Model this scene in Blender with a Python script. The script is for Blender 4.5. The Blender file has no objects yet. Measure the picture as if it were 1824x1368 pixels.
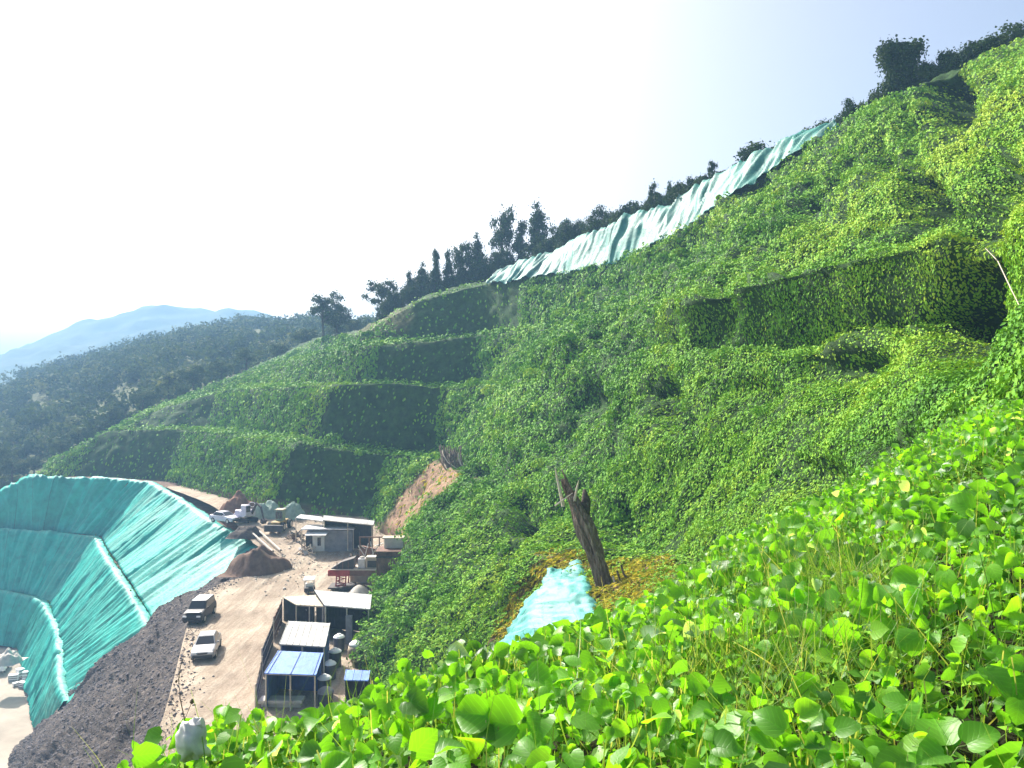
import bpy, bmesh, math, random
import numpy as np
from mathutils import Vector, Matrix

# ------------------------------------------------------------------ basics
F, CX, CY, H = 1400.0, 912.0, 684.0, 22.0      # the surveying frame: focal length in photo pixels, eye height above the road
rng = np.random.default_rng(7)
random.seed(7)
scene = bpy.context.scene
col = scene.collection
R = math.radians

def W(px, py, D):
    """a surveyed point: sight line px,py at the distance D -> metres"""
    return np.array([(px-CX)/F*D, D, H-(py-CY)/F*D])
def Wz(px, py, z):
    return W(px, py, (H-z)*F/(py-CY))
def proj(P):
    P = np.asarray(P)
    Y = np.maximum(P[..., 1], 0.05)
    return CX+F*P[..., 0]/Y, CY+F*(H-P[..., 2])/Y

_perm = np.random.default_rng(3).permutation(256)
_rnd = np.random.default_rng(4).random(256)
def vnoise(P):
    P = np.asarray(P, float)
    i = np.floor(P).astype(int); f = P-i
    f = f*f*(3-2*f)
    out = 0
    for dx in (0, 1):
        for dy in (0, 1):
            for dz in (0, 1):
                h = _perm[(_perm[(_perm[(i[..., 0]+dx) & 255]+i[..., 1]+dy) & 255]+i[..., 2]+dz) & 255]
                w = (f[..., 0] if dx else 1-f[..., 0])*(f[..., 1] if dy else 1-f[..., 1])*(f[..., 2] if dz else 1-f[..., 2])
                out = out+w*_rnd[h]
    return out*2-1
def fbm(P, o=4, g=0.5):
    P = np.asarray(P, float); s = 0; a = 1; t = 0
    for k in range(o):
        s = s+a*vnoise(P*(2**k)+17.3*k); t += a; a *= g
    return s/t
def norm(v):
    return v/np.maximum(np.linalg.norm(v, axis=-1, keepdims=True), 1e-9)

# ------------------------------------------------------------------ materials
def newmat(name):
    m = bpy.data.materials.new(name); m.use_nodes = True
    nt = m.node_tree; nt.nodes.clear()
    return m, nt, nt.nodes.new('ShaderNodeOutputMaterial')
def N(nt, t, **kw):
    n = nt.nodes.new(t)
    for k, v in kw.items():
        if k in n.inputs: n.inputs[k].default_value = v
        else: setattr(n, k, v)
    return n
def ramp(nt, stops):
    r = nt.nodes.new('ShaderNodeValToRGB'); e = r.color_ramp.elements
    while len(e) < len(stops): e.new(0.5)
    for el, (p, c) in zip(e, stops):
        el.position = p; el.color = (*c, 1)
    return r
def mat_plain(name, c, rough=0.6, metal=0.0, var=0.25, scale=2.0, bump=0.0, bscale=8.0, spec=0.4, dirt=None, detail=5):
    m, nt, out = newmat(name); L = nt.links.new
    b = N(nt, 'ShaderNodeBsdfPrincipled', Roughness=rough, Metallic=metal)
    b.inputs['Specular IOR Level'].default_value = spec
    g = N(nt, 'ShaderNodeNewGeometry')
    n = N(nt, 'ShaderNodeTexNoise', Scale=scale, Detail=detail, Roughness=0.65)
    L(g.outputs['Position'], n.inputs['Vector'])
    d = dirt or tuple(x*(1-var) for x in c)
    r = ramp(nt, [(0.3, d), (0.5, c), (0.72, tuple(min(1, x*(1+var)) for x in c))])
    L(n.outputs['Fac'], r.inputs['Fac']); L(r.outputs['Color'], b.inputs['Base Color'])
    if bump:
        n2 = N(nt, 'ShaderNodeTexNoise', Scale=bscale, Detail=6, Roughness=0.7)
        L(g.outputs['Position'], n2.inputs['Vector'])
        bp = N(nt, 'ShaderNodeBump', Strength=bump, Distance=0.15)
        L(n2.outputs['Fac'], bp.inputs['Height']); L(bp.outputs['Normal'], b.inputs['Normal'])
    L(b.outputs['BSDF'], out.inputs['Surface'])
    return m
def mat_leaf(name, stops, trans=0.45, tgain=1.6, rough=0.45, spec=0.35, veins=False, tshift=(1.15, 1.0, 0.35)):
    m, nt, out = newmat(name); L = nt.links.new
    a = N(nt, 'ShaderNodeAttribute', attribute_name='tint')
    r = ramp(nt, stops); L(a.outputs['Fac'], r.inputs['Fac'])
    colr = r.outputs['Color']
    b = N(nt, 'ShaderNodeBsdfPrincipled', Roughness=rough)
    b.inputs['Specular IOR Level'].default_value = spec
    if veins:
        v = N(nt, 'ShaderNodeAttribute', attribute_name='vein')
        sx = N(nt, 'ShaderNodeSeparateXYZ'); L(v.outputs['Vector'], sx.inputs[0])
        au = N(nt, 'ShaderNodeMath', operation='ABSOLUTE'); L(sx.outputs['X'], au.inputs[0])
        k = N(nt, 'ShaderNodeMath', operation='MULTIPLY_ADD'); L(au.outputs[0], k.inputs[0]); k.inputs[1].default_value = -4.5
        v5 = N(nt, 'ShaderNodeMath', operation='MULTIPLY'); L(sx.outputs['Y'], v5.inputs[0]); v5.inputs[1].default_value = 5.0
        L(v5.outputs[0], k.inputs[2])
        fr = N(nt, 'ShaderNodeMath', operation='PINGPONG'); L(k.outputs[0], fr.inputs[0]); fr.inputs[1].default_value = 0.5
        mn = N(nt, 'ShaderNodeMath', operation='MINIMUM'); L(fr.outputs[0], mn.inputs[0])
        m6 = N(nt, 'ShaderNodeMath', operation='MULTIPLY'); L(au.outputs[0], m6.inputs[0]); m6.inputs[1].default_value = 4.0
        L(m6.outputs[0], mn.inputs[1])
        mr = N(nt, 'ShaderNodeMapRange'); L(mn.outputs[0], mr.inputs['Value'])
        mr.inputs['From Min'].default_value = 0.02; mr.inputs['From Max'].default_value = 0.14
        mr.inputs['To Min'].default_value = 1.18; mr.inputs['To Max'].default_value = 1.0
        mx = N(nt, 'ShaderNodeVectorMath', operation='SCALE'); L(colr, mx.inputs[0]); L(mr.outputs['Result'], mx.inputs['Scale'])
        colr = mx.outputs['Vector']
        bp = N(nt, 'ShaderNodeBump', Strength=0.6, Distance=0.004); bp.invert = True
        L(mr.outputs['Result'], bp.inputs['Height']); L(bp.outputs['Normal'], b.inputs['Normal'])
    L(colr, b.inputs['Base Color'])
    t = N(nt, 'ShaderNodeBsdfTranslucent')
    tm = N(nt, 'ShaderNodeVectorMath', operation='MULTIPLY'); L(colr, tm.inputs[0])
    tm.inputs[1].default_value = tuple(tgain*x for x in tshift)
    L(tm.outputs['Vector'], t.inputs['Color'])
    mx = N(nt, 'ShaderNodeMixShader', Fac=trans)
    L(b.outputs['BSDF'], mx.inputs[1]); L(t.outputs['BSDF'], mx.inputs[2]); L(mx.outputs['Shader'], out.inputs['Surface'])
    return m
def mat_hill(name, green1, green2, soil1, soil2):
    """plant-matted ground; the attribute 'soil' marks where bare earth shows"""
    m, nt, out = newmat(name); L = nt.links.new
    b = N(nt, 'ShaderNodeBsdfPrincipled', Roughness=0.9); b.inputs['Specular IOR Level'].default_value = 0.15
    g = N(nt, 'ShaderNodeNewGeometry')
    n = N(nt, 'ShaderNodeTexNoise', Scale=0.9, Detail=8, Roughness=0.7); L(g.outputs['Position'], n.inputs['Vector'])
    r1 = ramp(nt, [(0.35, green1), (0.65, green2)]); L(n.outputs['Fac'], r1.inputs['Fac'])
    r2 = ramp(nt, [(0.35, soil1), (0.65, soil2)]); L(n.outputs['Fac'], r2.inputs['Fac'])
    a = N(nt, 'ShaderNodeAttribute', attribute_name='soil')
    mx = N(nt, 'ShaderNodeMixRGB'); L(a.outputs['Fac'], mx.inputs['Fac']); L(r1.outputs['Color'], mx.inputs['Color1']); L(r2.outputs['Color'], mx.inputs['Color2'])
    L(mx.outputs['Color'], b.inputs['Base Color'])
    n2 = N(nt, 'ShaderNodeTexNoise', Scale=3.0, Detail=8, Roughness=0.75); L(g.outputs['Position'], n2.inputs['Vector'])
    bp = N(nt, 'ShaderNodeBump', Strength=0.8, Distance=0.25); L(n2.outputs['Fac'], bp.inputs['Height']); L(bp.outputs['Normal'], b.inputs['Normal'])
    L(b.outputs['BSDF'], out.inputs['Surface'])
    return m

M = {}
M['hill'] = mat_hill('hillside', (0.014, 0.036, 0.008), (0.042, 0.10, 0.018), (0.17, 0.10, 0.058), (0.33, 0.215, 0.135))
M['vine'] = mat_leaf('vine_leaf', [(0.0, (0.04, 0.12, 0.016)), (0.35, (0.105, 0.29, 0.026)), (0.7, (0.20, 0.40, 0.03)), (1.0, (0.34, 0.47, 0.04))], trans=0.13, tgain=1.1, rough=0.65, spec=0.08)
M['bigleaf'] = mat_leaf('broad_leaf', [(0.0, (0.06, 0.16, 0.03)), (0.4, (0.12, 0.32, 0.03)), (0.75, (0.155, 0.40, 0.025)), (0.93, (0.235, 0.47, 0.04)), (1.0, (0.36, 0.50, 0.32))], trans=0.55, tgain=1.7, rough=0.42, spec=0.42, veins=True, tshift=(1.0, 1.0, 0.25))  # palest stop holds leaf undersides and painted gloss
M['grass'] = mat_leaf('grass_blade', [(0.0, (0.06, 0.15, 0.03)), (0.6, (0.17, 0.31, 0.06)), (1.0, (0.45, 0.46, 0.20))], trans=0.4)
M['drygrass'] = mat_leaf('dry_grass', [(0.0, (0.14, 0.17, 0.025)), (0.6, (0.34, 0.31, 0.04)), (1.0, (0.48, 0.43, 0.10))], trans=0.25, tshift=(1.0, .95, .5), spec=.1)
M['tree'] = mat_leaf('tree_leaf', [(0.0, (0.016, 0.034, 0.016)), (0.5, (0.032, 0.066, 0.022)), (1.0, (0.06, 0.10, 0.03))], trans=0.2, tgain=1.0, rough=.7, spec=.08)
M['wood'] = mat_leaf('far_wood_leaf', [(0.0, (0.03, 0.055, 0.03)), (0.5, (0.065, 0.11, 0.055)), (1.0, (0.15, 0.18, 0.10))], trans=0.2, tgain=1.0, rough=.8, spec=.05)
M['bark'] = mat_plain('bark', (0.07, 0.052, 0.04), 0.9, var=0.5, scale=6, bump=0.6, bscale=9)
M['deadwood'] = mat_plain('dead_wood', (0.15, 0.115, 0.085), 0.9, var=0.6, scale=5, bump=0.9, bscale=6)
def mat_grain(name, stops, rot):
    m, nt, out = newmat(name); L = nt.links.new
    b = N(nt, 'ShaderNodeBsdfPrincipled', Roughness=0.9); b.inputs['Specular IOR Level'].default_value = .2
    g = N(nt, 'ShaderNodeNewGeometry'); mp = N(nt, 'ShaderNodeMapping'); mp.inputs['Rotation'].default_value = (0, rot, 0); mp.inputs['Scale'].default_value = (9, 9, .55); L(g.outputs['Position'], mp.inputs['Vector'])
    n = N(nt, 'ShaderNodeTexNoise', Scale=1.0, Detail=9, Roughness=.75); L(mp.outputs['Vector'], n.inputs['Vector'])
    r = ramp(nt, stops); L(n.outputs['Fac'], r.inputs['Fac']); L(r.outputs['Color'], b.inputs['Base Color'])
    bp = N(nt, 'ShaderNodeBump', Strength=1.0, Distance=.12); L(n.outputs['Fac'], bp.inputs['Height']); L(bp.outputs['Normal'], b.inputs['Normal']); L(b.outputs['BSDF'], out.inputs['Surface'])
    return m
M['stumpwood'] = mat_grain('stump_wood', [(0.3, (0.06, 0.042, 0.03)), (0.5, (0.17, 0.125, 0.09)), (0.64, (0.33, 0.28, 0.22)), (0.75, (0.55, 0.5, 0.43))], R(-17))
M['palewood'] = mat_plain('pale_wood', (0.5, 0.43, 0.34), 0.8)
M['vinestem'] = mat_plain('vine_stem', (0.13, 0.2, 0.05), 0.6)
M['sand'] = mat_plain('dusty_road', (0.39, 0.325, 0.255), 0.95, var=0.22, scale=0.35, bump=0.5, bscale=2.5, spec=0.15, detail=9)
def mat_road(name):
    m, nt, out = newmat(name); L = nt.links.new
    b = N(nt, 'ShaderNodeBsdfPrincipled', Roughness=0.95); b.inputs['Specular IOR Level'].default_value = 0.15
    g = N(nt, 'ShaderNodeNewGeometry')
    mp = N(nt, 'ShaderNodeMapping'); mp.inputs['Scale'].default_value = (1.5, 0.16, 1); mp.inputs['Rotation'].default_value = (0, 0, R(14)); L(g.outputs['Position'], mp.inputs['Vector'])
    n1 = N(nt, 'ShaderNodeTexNoise', Scale=0.9, Detail=8, Roughness=0.7, Distortion=0.6); L(mp.outputs['Vector'], n1.inputs['Vector'])
    n2 = N(nt, 'ShaderNodeTexNoise', Scale=0.22, Detail=6, Roughness=0.6); L(g.outputs['Position'], n2.inputs['Vector'])
    n3 = N(nt, 'ShaderNodeTexNoise', Scale=5.0, Detail=8, Roughness=0.8); L(g.outputs['Position'], n3.inputs['Vector'])
    r1 = ramp(nt, [(0.28, (0.30, 0.235, 0.18)), (0.5, (0.40, 0.335, 0.265)), (0.72, (0.52, 0.46, 0.38))]); L(n1.outputs['Fac'], r1.inputs['Fac'])
    r2 = ramp(nt, [(0.35, (0.78, 0.75, 0.72)), (0.62, (1.14, 1.12, 1.08))]); L(n2.outputs['Fac'], r2.inputs['Fac'])
    r3 = ramp(nt, [(0.3, (0.6, 0.58, 0.55)), (0.55, (1, 1, 1)), (0.75, (1.3, 1.28, 1.25))]); L(n3.outputs['Fac'], r3.inputs['Fac'])
    a = N(nt, 'ShaderNodeVectorMath', operation='MULTIPLY'); L(r1.outputs['Color'], a.inputs[0]); L(r2.outputs['Color'], a.inputs[1])
    c = N(nt, 'ShaderNodeVectorMath', operation='MULTIPLY'); L(a.outputs['Vector'], c.inputs[0]); L(r3.outputs['Color'], c.inputs[1])
    L(c.outputs['Vector'], b.inputs['Base Color'])
    bp = N(nt, 'ShaderNodeBump', Strength=0.7, Distance=0.18); L(n3.outputs['Fac'], bp.inputs['Height'])
    bp2 = N(nt, 'ShaderNodeBump', Strength=0.6, Distance=0.3); L(n1.outputs['Fac'], bp2.inputs['Height']); L(bp.outputs['Normal'], bp2.inputs['Normal'])
    L(bp2.outputs['Normal'], b.inputs['Normal']); L(b.outputs['BSDF'], out.inputs['Surface'])
    return m
M['sand'] = mat_road('dusty_road')
M['ground'] = mat_plain('ground', (0.36, 0.31, 0.25), 0.95, var=0.25, scale=0.12, bump=0.5, bscale=1.2, spec=0.15, detail=9)
M['rubble'] = mat_plain('rubble', (0.085, 0.076, 0.078), 0.95, var=0.5, scale=0.7, bump=1.0, bscale=2.2, spec=0.2, detail=9)
def mat_bank(name):
    m, nt, out = newmat(name); L = nt.links.new
    b = N(nt, 'ShaderNodeBsdfPrincipled', Roughness=.95); b.inputs['Specular IOR Level'].default_value = .15
    g = N(nt, 'ShaderNodeNewGeometry'); mp = N(nt, 'ShaderNodeMapping'); mp.inputs['Rotation'].default_value = (0, 0, R(-35)); mp.inputs['Scale'].default_value = (.25, 1.4, 1.4); L(g.outputs['Position'], mp.inputs['Vector'])
    n = N(nt, 'ShaderNodeTexNoise', Scale=.8, Detail=9, Roughness=.75, Distortion=.4); L(mp.outputs['Vector'], n.inputs['Vector'])
    r = ramp(nt, [(.3, (.035, .032, .033)), (.45, (.085, .076, .074)), (.56, (.14, .118, .105)), (.7, (.28, .24, .21))]); L(n.outputs['Fac'], r.inputs['Fac']); L(r.outputs['Color'], b.inputs['Base Color'])
    n2 = N(nt, 'ShaderNodeTexNoise', Scale=4.0, Detail=9, Roughness=.8); L(g.outputs['Position'], n2.inputs['Vector'])
    bp = N(nt, 'ShaderNodeBump', Strength=1.0, Distance=.35); L(n2.outputs['Fac'], bp.inputs['Height']); L(bp.outputs['Normal'], b.inputs['Normal']); L(b.outputs['BSDF'], out.inputs['Surface'])
    return m
M['rubble'] = mat_bank('rubble')
M['stone'] = mat_plain('loose_stone', (0.13, 0.118, 0.12), 0.9, var=0.6, scale=1.5, spec=0.2)
M['browndirt'] = mat_plain('brown_dirt', (0.15, 0.10, 0.075), 0.95, var=0.45, scale=0.9, bump=1.0, bscale=2.5, spec=0.15)
M['rustdirt'] = mat_plain('red_dirt', (0.20, 0.115, 0.08), 0.95, var=0.4, scale=0.9, bump=0.8, bscale=2.5, spec=0.15)
M['soil'] = mat_plain('leafy_soil', (0.03, 0.035, 0.014), 0.95, var=0.5, scale=6, bump=0.8, bscale=14, spec=0.1)
M['mountain'] = mat_plain('mountain_forest', (0.05, 0.075, 0.04), 0.95, var=0.5, scale=0.03, bump=0.6, bscale=0.05, spec=0.1)
M['tin'] = mat_plain('grey_tin', (0.33, 0.34, 0.33), 0.65, var=0.2, scale=0.9, dirt=(0.19, 0.165, 0.14), detail=9)
M['whitetin'] = mat_plain('white_tin', (0.66, 0.66, 0.65), 0.5, var=0.1, scale=1.2, dirt=(.4, .38, .35))
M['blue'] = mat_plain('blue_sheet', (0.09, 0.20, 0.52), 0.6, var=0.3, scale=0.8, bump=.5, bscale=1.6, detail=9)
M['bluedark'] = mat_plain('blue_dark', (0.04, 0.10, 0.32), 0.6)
M['darkwall'] = mat_plain('dark_board', (0.045, 0.042, 0.04), 0.9, var=0.4, scale=2)
M['greywall'] = mat_plain('grey_wall', (0.22, 0.22, 0.23), 0.85, var=0.3, scale=1.5)
M['whitewall'] = mat_plain('white_wall', (0.6, 0.62, 0.6), 0.8, var=0.15)
M['concrete'] = mat_plain('concrete', (0.48, 0.44, 0.38), 0.9, var=0.2, bump=0.2)
M['rust'] = mat_plain('rust_steel', (0.17, 0.095, 0.07), 0.85, var=0.45, scale=1.6, bump=0.4)
M['redpaint'] = mat_plain('red_paint', (0.36, 0.05, 0.045), 0.6, var=0.4, scale=3)
M['darksteel'] = mat_plain('dark_steel', (0.06, 0.05, 0.048), 0.7, var=0.4, scale=3)
M['palesteel'] = mat_plain('pale_steel', (0.55, 0.52, 0.5), 0.5, var=0.2)
M['tyre'] = mat_plain('tyre_rubber', (0.02, 0.02, 0.02), 0.9)
M['glass'] = mat_plain('car_glass', (0.012, 0.014, 0.017), 0.08, var=0.1, spec=0.6)
M['silver'] = mat_plain('silver_paint', (0.30, 0.31, 0.32), 0.3, metal=0.55, var=0.04)
M['whitepaint'] = mat_plain('white_paint', (0.78, 0.78, 0.77), 0.3, var=0.04)
M['lamp'] = mat_plain('headlamp', (0.7, 0.72, 0.74), 0.15, var=0.05, spec=0.8)
M['plastic'] = mat_plain('black_plastic', (0.025, 0.025, 0.027), 0.5)
M['drum'] = mat_plain('dark_drum', (0.05, 0.055, 0.07), 0.5)
M['whiteplastic'] = mat_plain('white_plastic', (0.76, 0.77, 0.76), 0.45, var=0.08)
M['tan'] = mat_plain('tan_shell', (0.40, 0.34, 0.24), 0.7, var=0.2)
M['yellow'] = mat_plain('yellow_machine', (0.36, 0.24, 0.08), 0.6, var=0.35)
M['net'] = mat_plain('green_net', (0.24, 0.32, 0.26), 0.8, var=0.3, scale=1.4, bump=0.4)
M['violet'] = mat_plain('pale_violet_paint', (0.52, 0.5, 0.58), 0.35, var=0.15)
M['bag'] = mat_plain('dusty_plastic_bag', (0.62, 0.60, 0.56), 0.55, var=0.2, scale=14)
def mat_tarp(name, c, c2, pw=4.5):
    m, nt, out = newmat(name); L = nt.links.new
    b = N(nt, 'ShaderNodeBsdfPrincipled', Roughness=0.58); b.inputs['Specular IOR Level'].default_value = 0.35
    b.inputs['Sheen Weight'].default_value = 0.0
    g = N(nt, 'ShaderNodeNewGeometry')
    n = N(nt, 'ShaderNodeTexNoise', Scale=0.5, Detail=8, Roughness=0.7); L(g.outputs['Position'], n.inputs['Vector'])
    r = ramp(nt, [(0.32, c), (0.68, c2)]); L(n.outputs['Fac'], r.inputs['Fac'])
    pa = N(nt, 'ShaderNodeAttribute', attribute_name='panel'); pd = N(nt, 'ShaderNodeMath', operation='DIVIDE'); L(pa.outputs['Fac'], pd.inputs[0]); pd.inputs[1].default_value = pw
    pf = N(nt, 'ShaderNodeMath', operation='FLOOR'); L(pd.outputs[0], pf.inputs[0]); wn = N(nt, 'ShaderNodeTexWhiteNoise', noise_dimensions='1D'); L(pf.outputs[0], wn.inputs['W'])
    pr = N(nt, 'ShaderNodeMath', operation='FRACT'); L(pd.outputs[0], pr.inputs[0]); ps = N(nt, 'ShaderNodeMath', operation='LESS_THAN'); L(pr.outputs[0], ps.inputs[0]); ps.inputs[1].default_value = .022
    k1 = N(nt, 'ShaderNodeMath', operation='MULTIPLY_ADD'); L(wn.outputs['Value'], k1.inputs[0]); k1.inputs[1].default_value = .38; k1.inputs[2].default_value = .78
    k2 = N(nt, 'ShaderNodeMath', operation='MULTIPLY_ADD'); L(ps.outputs[0], k2.inputs[0]); k2.inputs[1].default_value = -.45; L(k1.outputs[0], k2.inputs[2])
    sc_ = N(nt, 'ShaderNodeVectorMath', operation='SCALE'); L(r.outputs['Color'], sc_.inputs[0]); L(k2.outputs[0], sc_.inputs['Scale'])
    L(sc_.outputs['Vector'], b.inputs['Base Color'])
    n2 = N(nt, 'ShaderNodeTexNoise', Scale=2.5, Detail=6); L(g.outputs['Position'], n2.inputs['Vector'])
    bp = N(nt, 'ShaderNodeBump', Strength=0.35, Distance=0.2); L(n2.outputs['Fac'], bp.inputs['Height']); L(bp.outputs['Normal'], b.inputs['Normal'])
    t = N(nt, 'ShaderNodeBsdfTranslucent'); L(r.outputs['Color'], t.inputs['Color'])
    mx = N(nt, 'ShaderNodeMixShader', Fac=0.06); L(b.outputs['BSDF'], mx.inputs[1]); L(t.outputs['BSDF'], mx.inputs[2]); L(mx.outputs['Shader'], out.inputs['Surface'])
    return m
M['tarp'] = mat_tarp('teal_tarp', (0.002, 0.24, 0.19), (0.012, 0.44, 0.35))
M['paletarp'] = mat_tarp('pale_tarp', (0.045, 0.27, 0.245), (0.14, 0.40, 0.37), 1.7)
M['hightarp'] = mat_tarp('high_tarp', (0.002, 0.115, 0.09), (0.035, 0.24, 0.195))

# ------------------------------------------------------------------ mesh helpers
def link_mesh(name, me, mat, parent=None):
    if mat is not None: me.materials.append(mat)
    o = bpy.data.objects.new(name, me); col.objects.link(o)
    if parent is not None: o.parent = parent
    return o
def np_mesh(name, V, Q, attrs=None, smooth=False):
    """V (n,3), Q (m,k) faces of one size"""
    me = bpy.data.meshes.new(name)
    V = np.ascontiguousarray(V, np.float32); Q = np.ascontiguousarray(Q, np.int32)
    m, k = Q.shape
    me.vertices.add(len(V)); me.vertices.foreach_set('co', V.ravel())
    me.loops.add(m*k); me.loops.foreach_set('vertex_index', Q.ravel())
    me.polygons.add(m); me.polygons.foreach_set('loop_start', np.arange(0, m*k, k, dtype=np.int32))
    me.polygons.foreach_set('loop_total', np.full(m, k, np.int32))
    if smooth: me.polygons.foreach_set('use_smooth', np.ones(m, bool))
    me.update(calc_edges=True)
    for nm, (typ, arr) in (attrs or {}).items():
        a = me.attributes.new(nm, typ, 'POINT')
        a.data.foreach_set('value' if typ == 'FLOAT' else 'vector', np.ascontiguousarray(arr, np.float32).ravel())
    me.validate()
    return me
def grid_faces(r, c):
    i = np.arange(r-1)[:, None]*c+np.arange(c-1)[None, :]
    return np.stack([i, i+1, i+c+1, i+c], -1).reshape(-1, 4)
def tag(o, label=None, cat=None, group=None, kind=None):
    if label: o['label'] = label
    if cat: o['category'] = cat
    if group: o['group'] = group
    if kind: o['kind'] = kind
    return o
def empty(name, loc, label, cat, group=None, rotz=0.0):
    o = bpy.data.objects.new(name, None); col.objects.link(o)
    o.location = [float(v) for v in loc]; o.rotation_euler = (0, 0, rotz); o.empty_display_size = 0.3
    return tag(o, label, cat, group)
def copy_tree(o, parent=None):
    c = o.copy(); col.objects.link(c)
    if parent is not None: c.parent = parent
    for ch in list(o.children): copy_tree(ch, c)
    return c
class MB:
    def __init__(s): s.v = []; s.f = []
    def add(s, vs, fs):
        b = len(s.v); s.v += [tuple(map(float, v)) for v in vs]; s.f += [tuple(b+i for i in f) for f in fs]; return s
    def box(s, c, d, rz=0.0, rx=0.0, ry=0.0):
        m = Matrix.Translation(c) @ Matrix.Rotation(rz, 4, 'Z') @ Matrix.Rotation(ry, 4, 'Y') @ Matrix.Rotation(rx, 4, 'X')
        vs = [m @ Vector((x*d[0]/2, y*d[1]/2, z*d[2]/2)) for x in (-1, 1) for y in (-1, 1) for z in (-1, 1)]
        return s.add(vs, [(0, 1, 3, 2), (4, 6, 7, 5), (0, 4, 5, 1), (2, 3, 7, 6), (0, 2, 6, 4), (1, 5, 7, 3)])
    def tube(s, pts, rad, n=8, caps=True):
        pts = [Vector(p) for p in pts]
        if not hasattr(rad, '__len__'): rad = [rad]*len(pts)
        vs = []; fs = []
        for i, p in enumerate(pts):
            t = (pts[min(i+1, len(pts)-1)]-pts[max(i-1, 0)]).normalized()
            u = t.cross(Vector((0, 0, 1)))
            if u.length < 1e-3: u = Vector((1, 0, 0))
            u.normalize(); w = t.cross(u)
            for k in range(n):
                a = 2*math.pi*k/n; vs.append(p+(u*math.cos(a)+w*math.sin(a))*rad[i])
        for i in range(len(pts)-1):
            for k in range(n):
                fs.append((i*n+k, i*n+(k+1) % n, (i+1)*n+(k+1) % n, (i+1)*n+k))
        if caps: fs.append(tuple(range(n))[::-1]); fs.append(tuple(range((len(pts)-1)*n, len(pts)*n)))
        return s.add(vs, fs)
    def lathe(s, c, prof, n=14):
        vs = []; fs = []
        for r, z in prof:
            for k in range(n):
                a = 2*math.pi*k/n; vs.append((c[0]+r*math.cos(a), c[1]+r*math.sin(a), c[2]+z))
        for i in range(len(prof)-1):
            for k in range(n): fs.append((i*n+k, i*n+(k+1) % n, (i+1)*n+(k+1) % n, (i+1)*n+k))
        fs.append(tuple(range(n))[::-1]); fs.append(tuple(range((len(prof)-1)*n, len(prof)*n)))
        return s.add(vs, fs)
    def quadslab(s, q, th):
        """a slab under four top corners"""
        q = [Vector(p) for p in q]; lo = [p-Vector((0, 0, th)) for p in q]
        return s.add(q+lo, [(0, 1, 2, 3), (7, 6, 5, 4), (0, 4, 5, 1), (1, 5, 6, 2), (2, 6, 7, 3), (3, 7, 4, 0)])
    def build(s, name, mat, parent=None, bevel=0.0, smooth=False):
        me = bpy.data.meshes.new(name); me.from_pydata(s.v, [], s.f); me.update()
        bm = bmesh.new(); bm.from_mesh(me); bmesh.ops.recalc_face_normals(bm, faces=bm.faces); bm.to_mesh(me); bm.free()
        if smooth:
            me.polygons.foreach_set('use_smooth', np.ones(len(me.polygons), bool))
        o = link_mesh(name, me, mat, parent)
        if bevel:
            b = o.modifiers.new('bevel', 'BEVEL'); b.width = bevel; b.segments = 2; b.limit_method = 'ANGLE'
        return o
def sub(parent, *pts):
    l = np.array(parent.location)
    return [np.asarray(p)-l for p in pts]

# ------------------------------------------------------------------ lofting
def resample(lines, seg, maxn=900):
    """lines (L,S,3) with matching stations -> (L,n,3), spacing about seg metres (list per station gap or one)"""
    lines = np.asarray(lines, float); S = lines.shape[1]
    ts = []
    for k in range(S-1):
        d = np.linalg.norm(lines[:, k+1]-lines[:, k], axis=1).mean()
        sg = seg[k] if hasattr(seg, '__len__') else seg
        n = max(2, int(d/sg)); ts.append(k+np.arange(n)/n)
    t = np.concatenate(ts+[[S-1.0]])
    k = np.minimum(t.astype(int), S-2); f = (t-k)[None, :, None]
    return lines[:, k]*(1-f)+lines[:, k+1]*f, t
def smooth_cols(A, w, it=2):
    for _ in range(it):
        P = np.pad(A, ((0, 0), (w, w), (0, 0)), mode='reflect', reflect_type='odd')
        A = sum(P[:, i:i+A.shape[1]] for i in range(2*w+1))/(2*w+1)
    return A
def loft(lines, seg, rows, w=3):
    A, t = resample(lines, seg)
    A = smooth_cols(A, w)
    out = []; rv = []
    for k in range(len(A)-1):
        for j in range(rows[k]):
            f = j/rows[k]; out.append(A[k]*(1-f)+A[k+1]*f); rv.append(k+f)
    out.append(A[-1]); rv.append(len(A)-1.0)
    return np.array(out), t, np.array(rv)
def grid_normals(G):
    du = np.gradient(G, axis=1); dv = np.gradient(G, axis=0)
    n = norm(np.cross(du, dv)); return n, norm(dv), norm(du)
def face_eye(n, G):
    """flip normals so that they point out of the hill, to the open side"""
    s = np.sign(np.sum(n*(np.array([0, 0, H])-G), -1, keepdims=True)); s[s == 0] = 1
    return n*s

def scatter(G, n, fall, dens, size_fn, seed):
    """random points on the grid: returns P, N, T, size; dens (r-1,c-1) multiplies coverage"""
    r_ = np.random.default_rng(seed)
    a, b, c, d = G[:-1, :-1], G[:-1, 1:], G[1:, 1:], G[1:, :-1]
    area = 0.5*np.linalg.norm(np.cross(c-a, d-b), axis=-1)
    mid = (a+b+c+d)/4
    s = size_fn(mid)
    lam = np.clip(area/(s*s)*dens, 0, 60)
    cnt = r_.poisson(lam)
    ii, jj = np.nonzero(cnt); rep = cnt[ii, jj]
    ii = np.repeat(ii, rep); jj = np.repeat(jj, rep)
    u = r_.random(len(ii))[:, None]; v = r_.random(len(ii))[:, None]
    P = (G[ii, jj]*(1-u)+G[ii, jj+1]*u)*(1-v)+(G[ii+1, jj]*(1-u)+G[ii+1, jj+1]*u)*v
    return P, n[ii, jj], fall[ii, jj], s[ii, jj]*r_.uniform(0.6, 1.4, len(ii))
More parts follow.
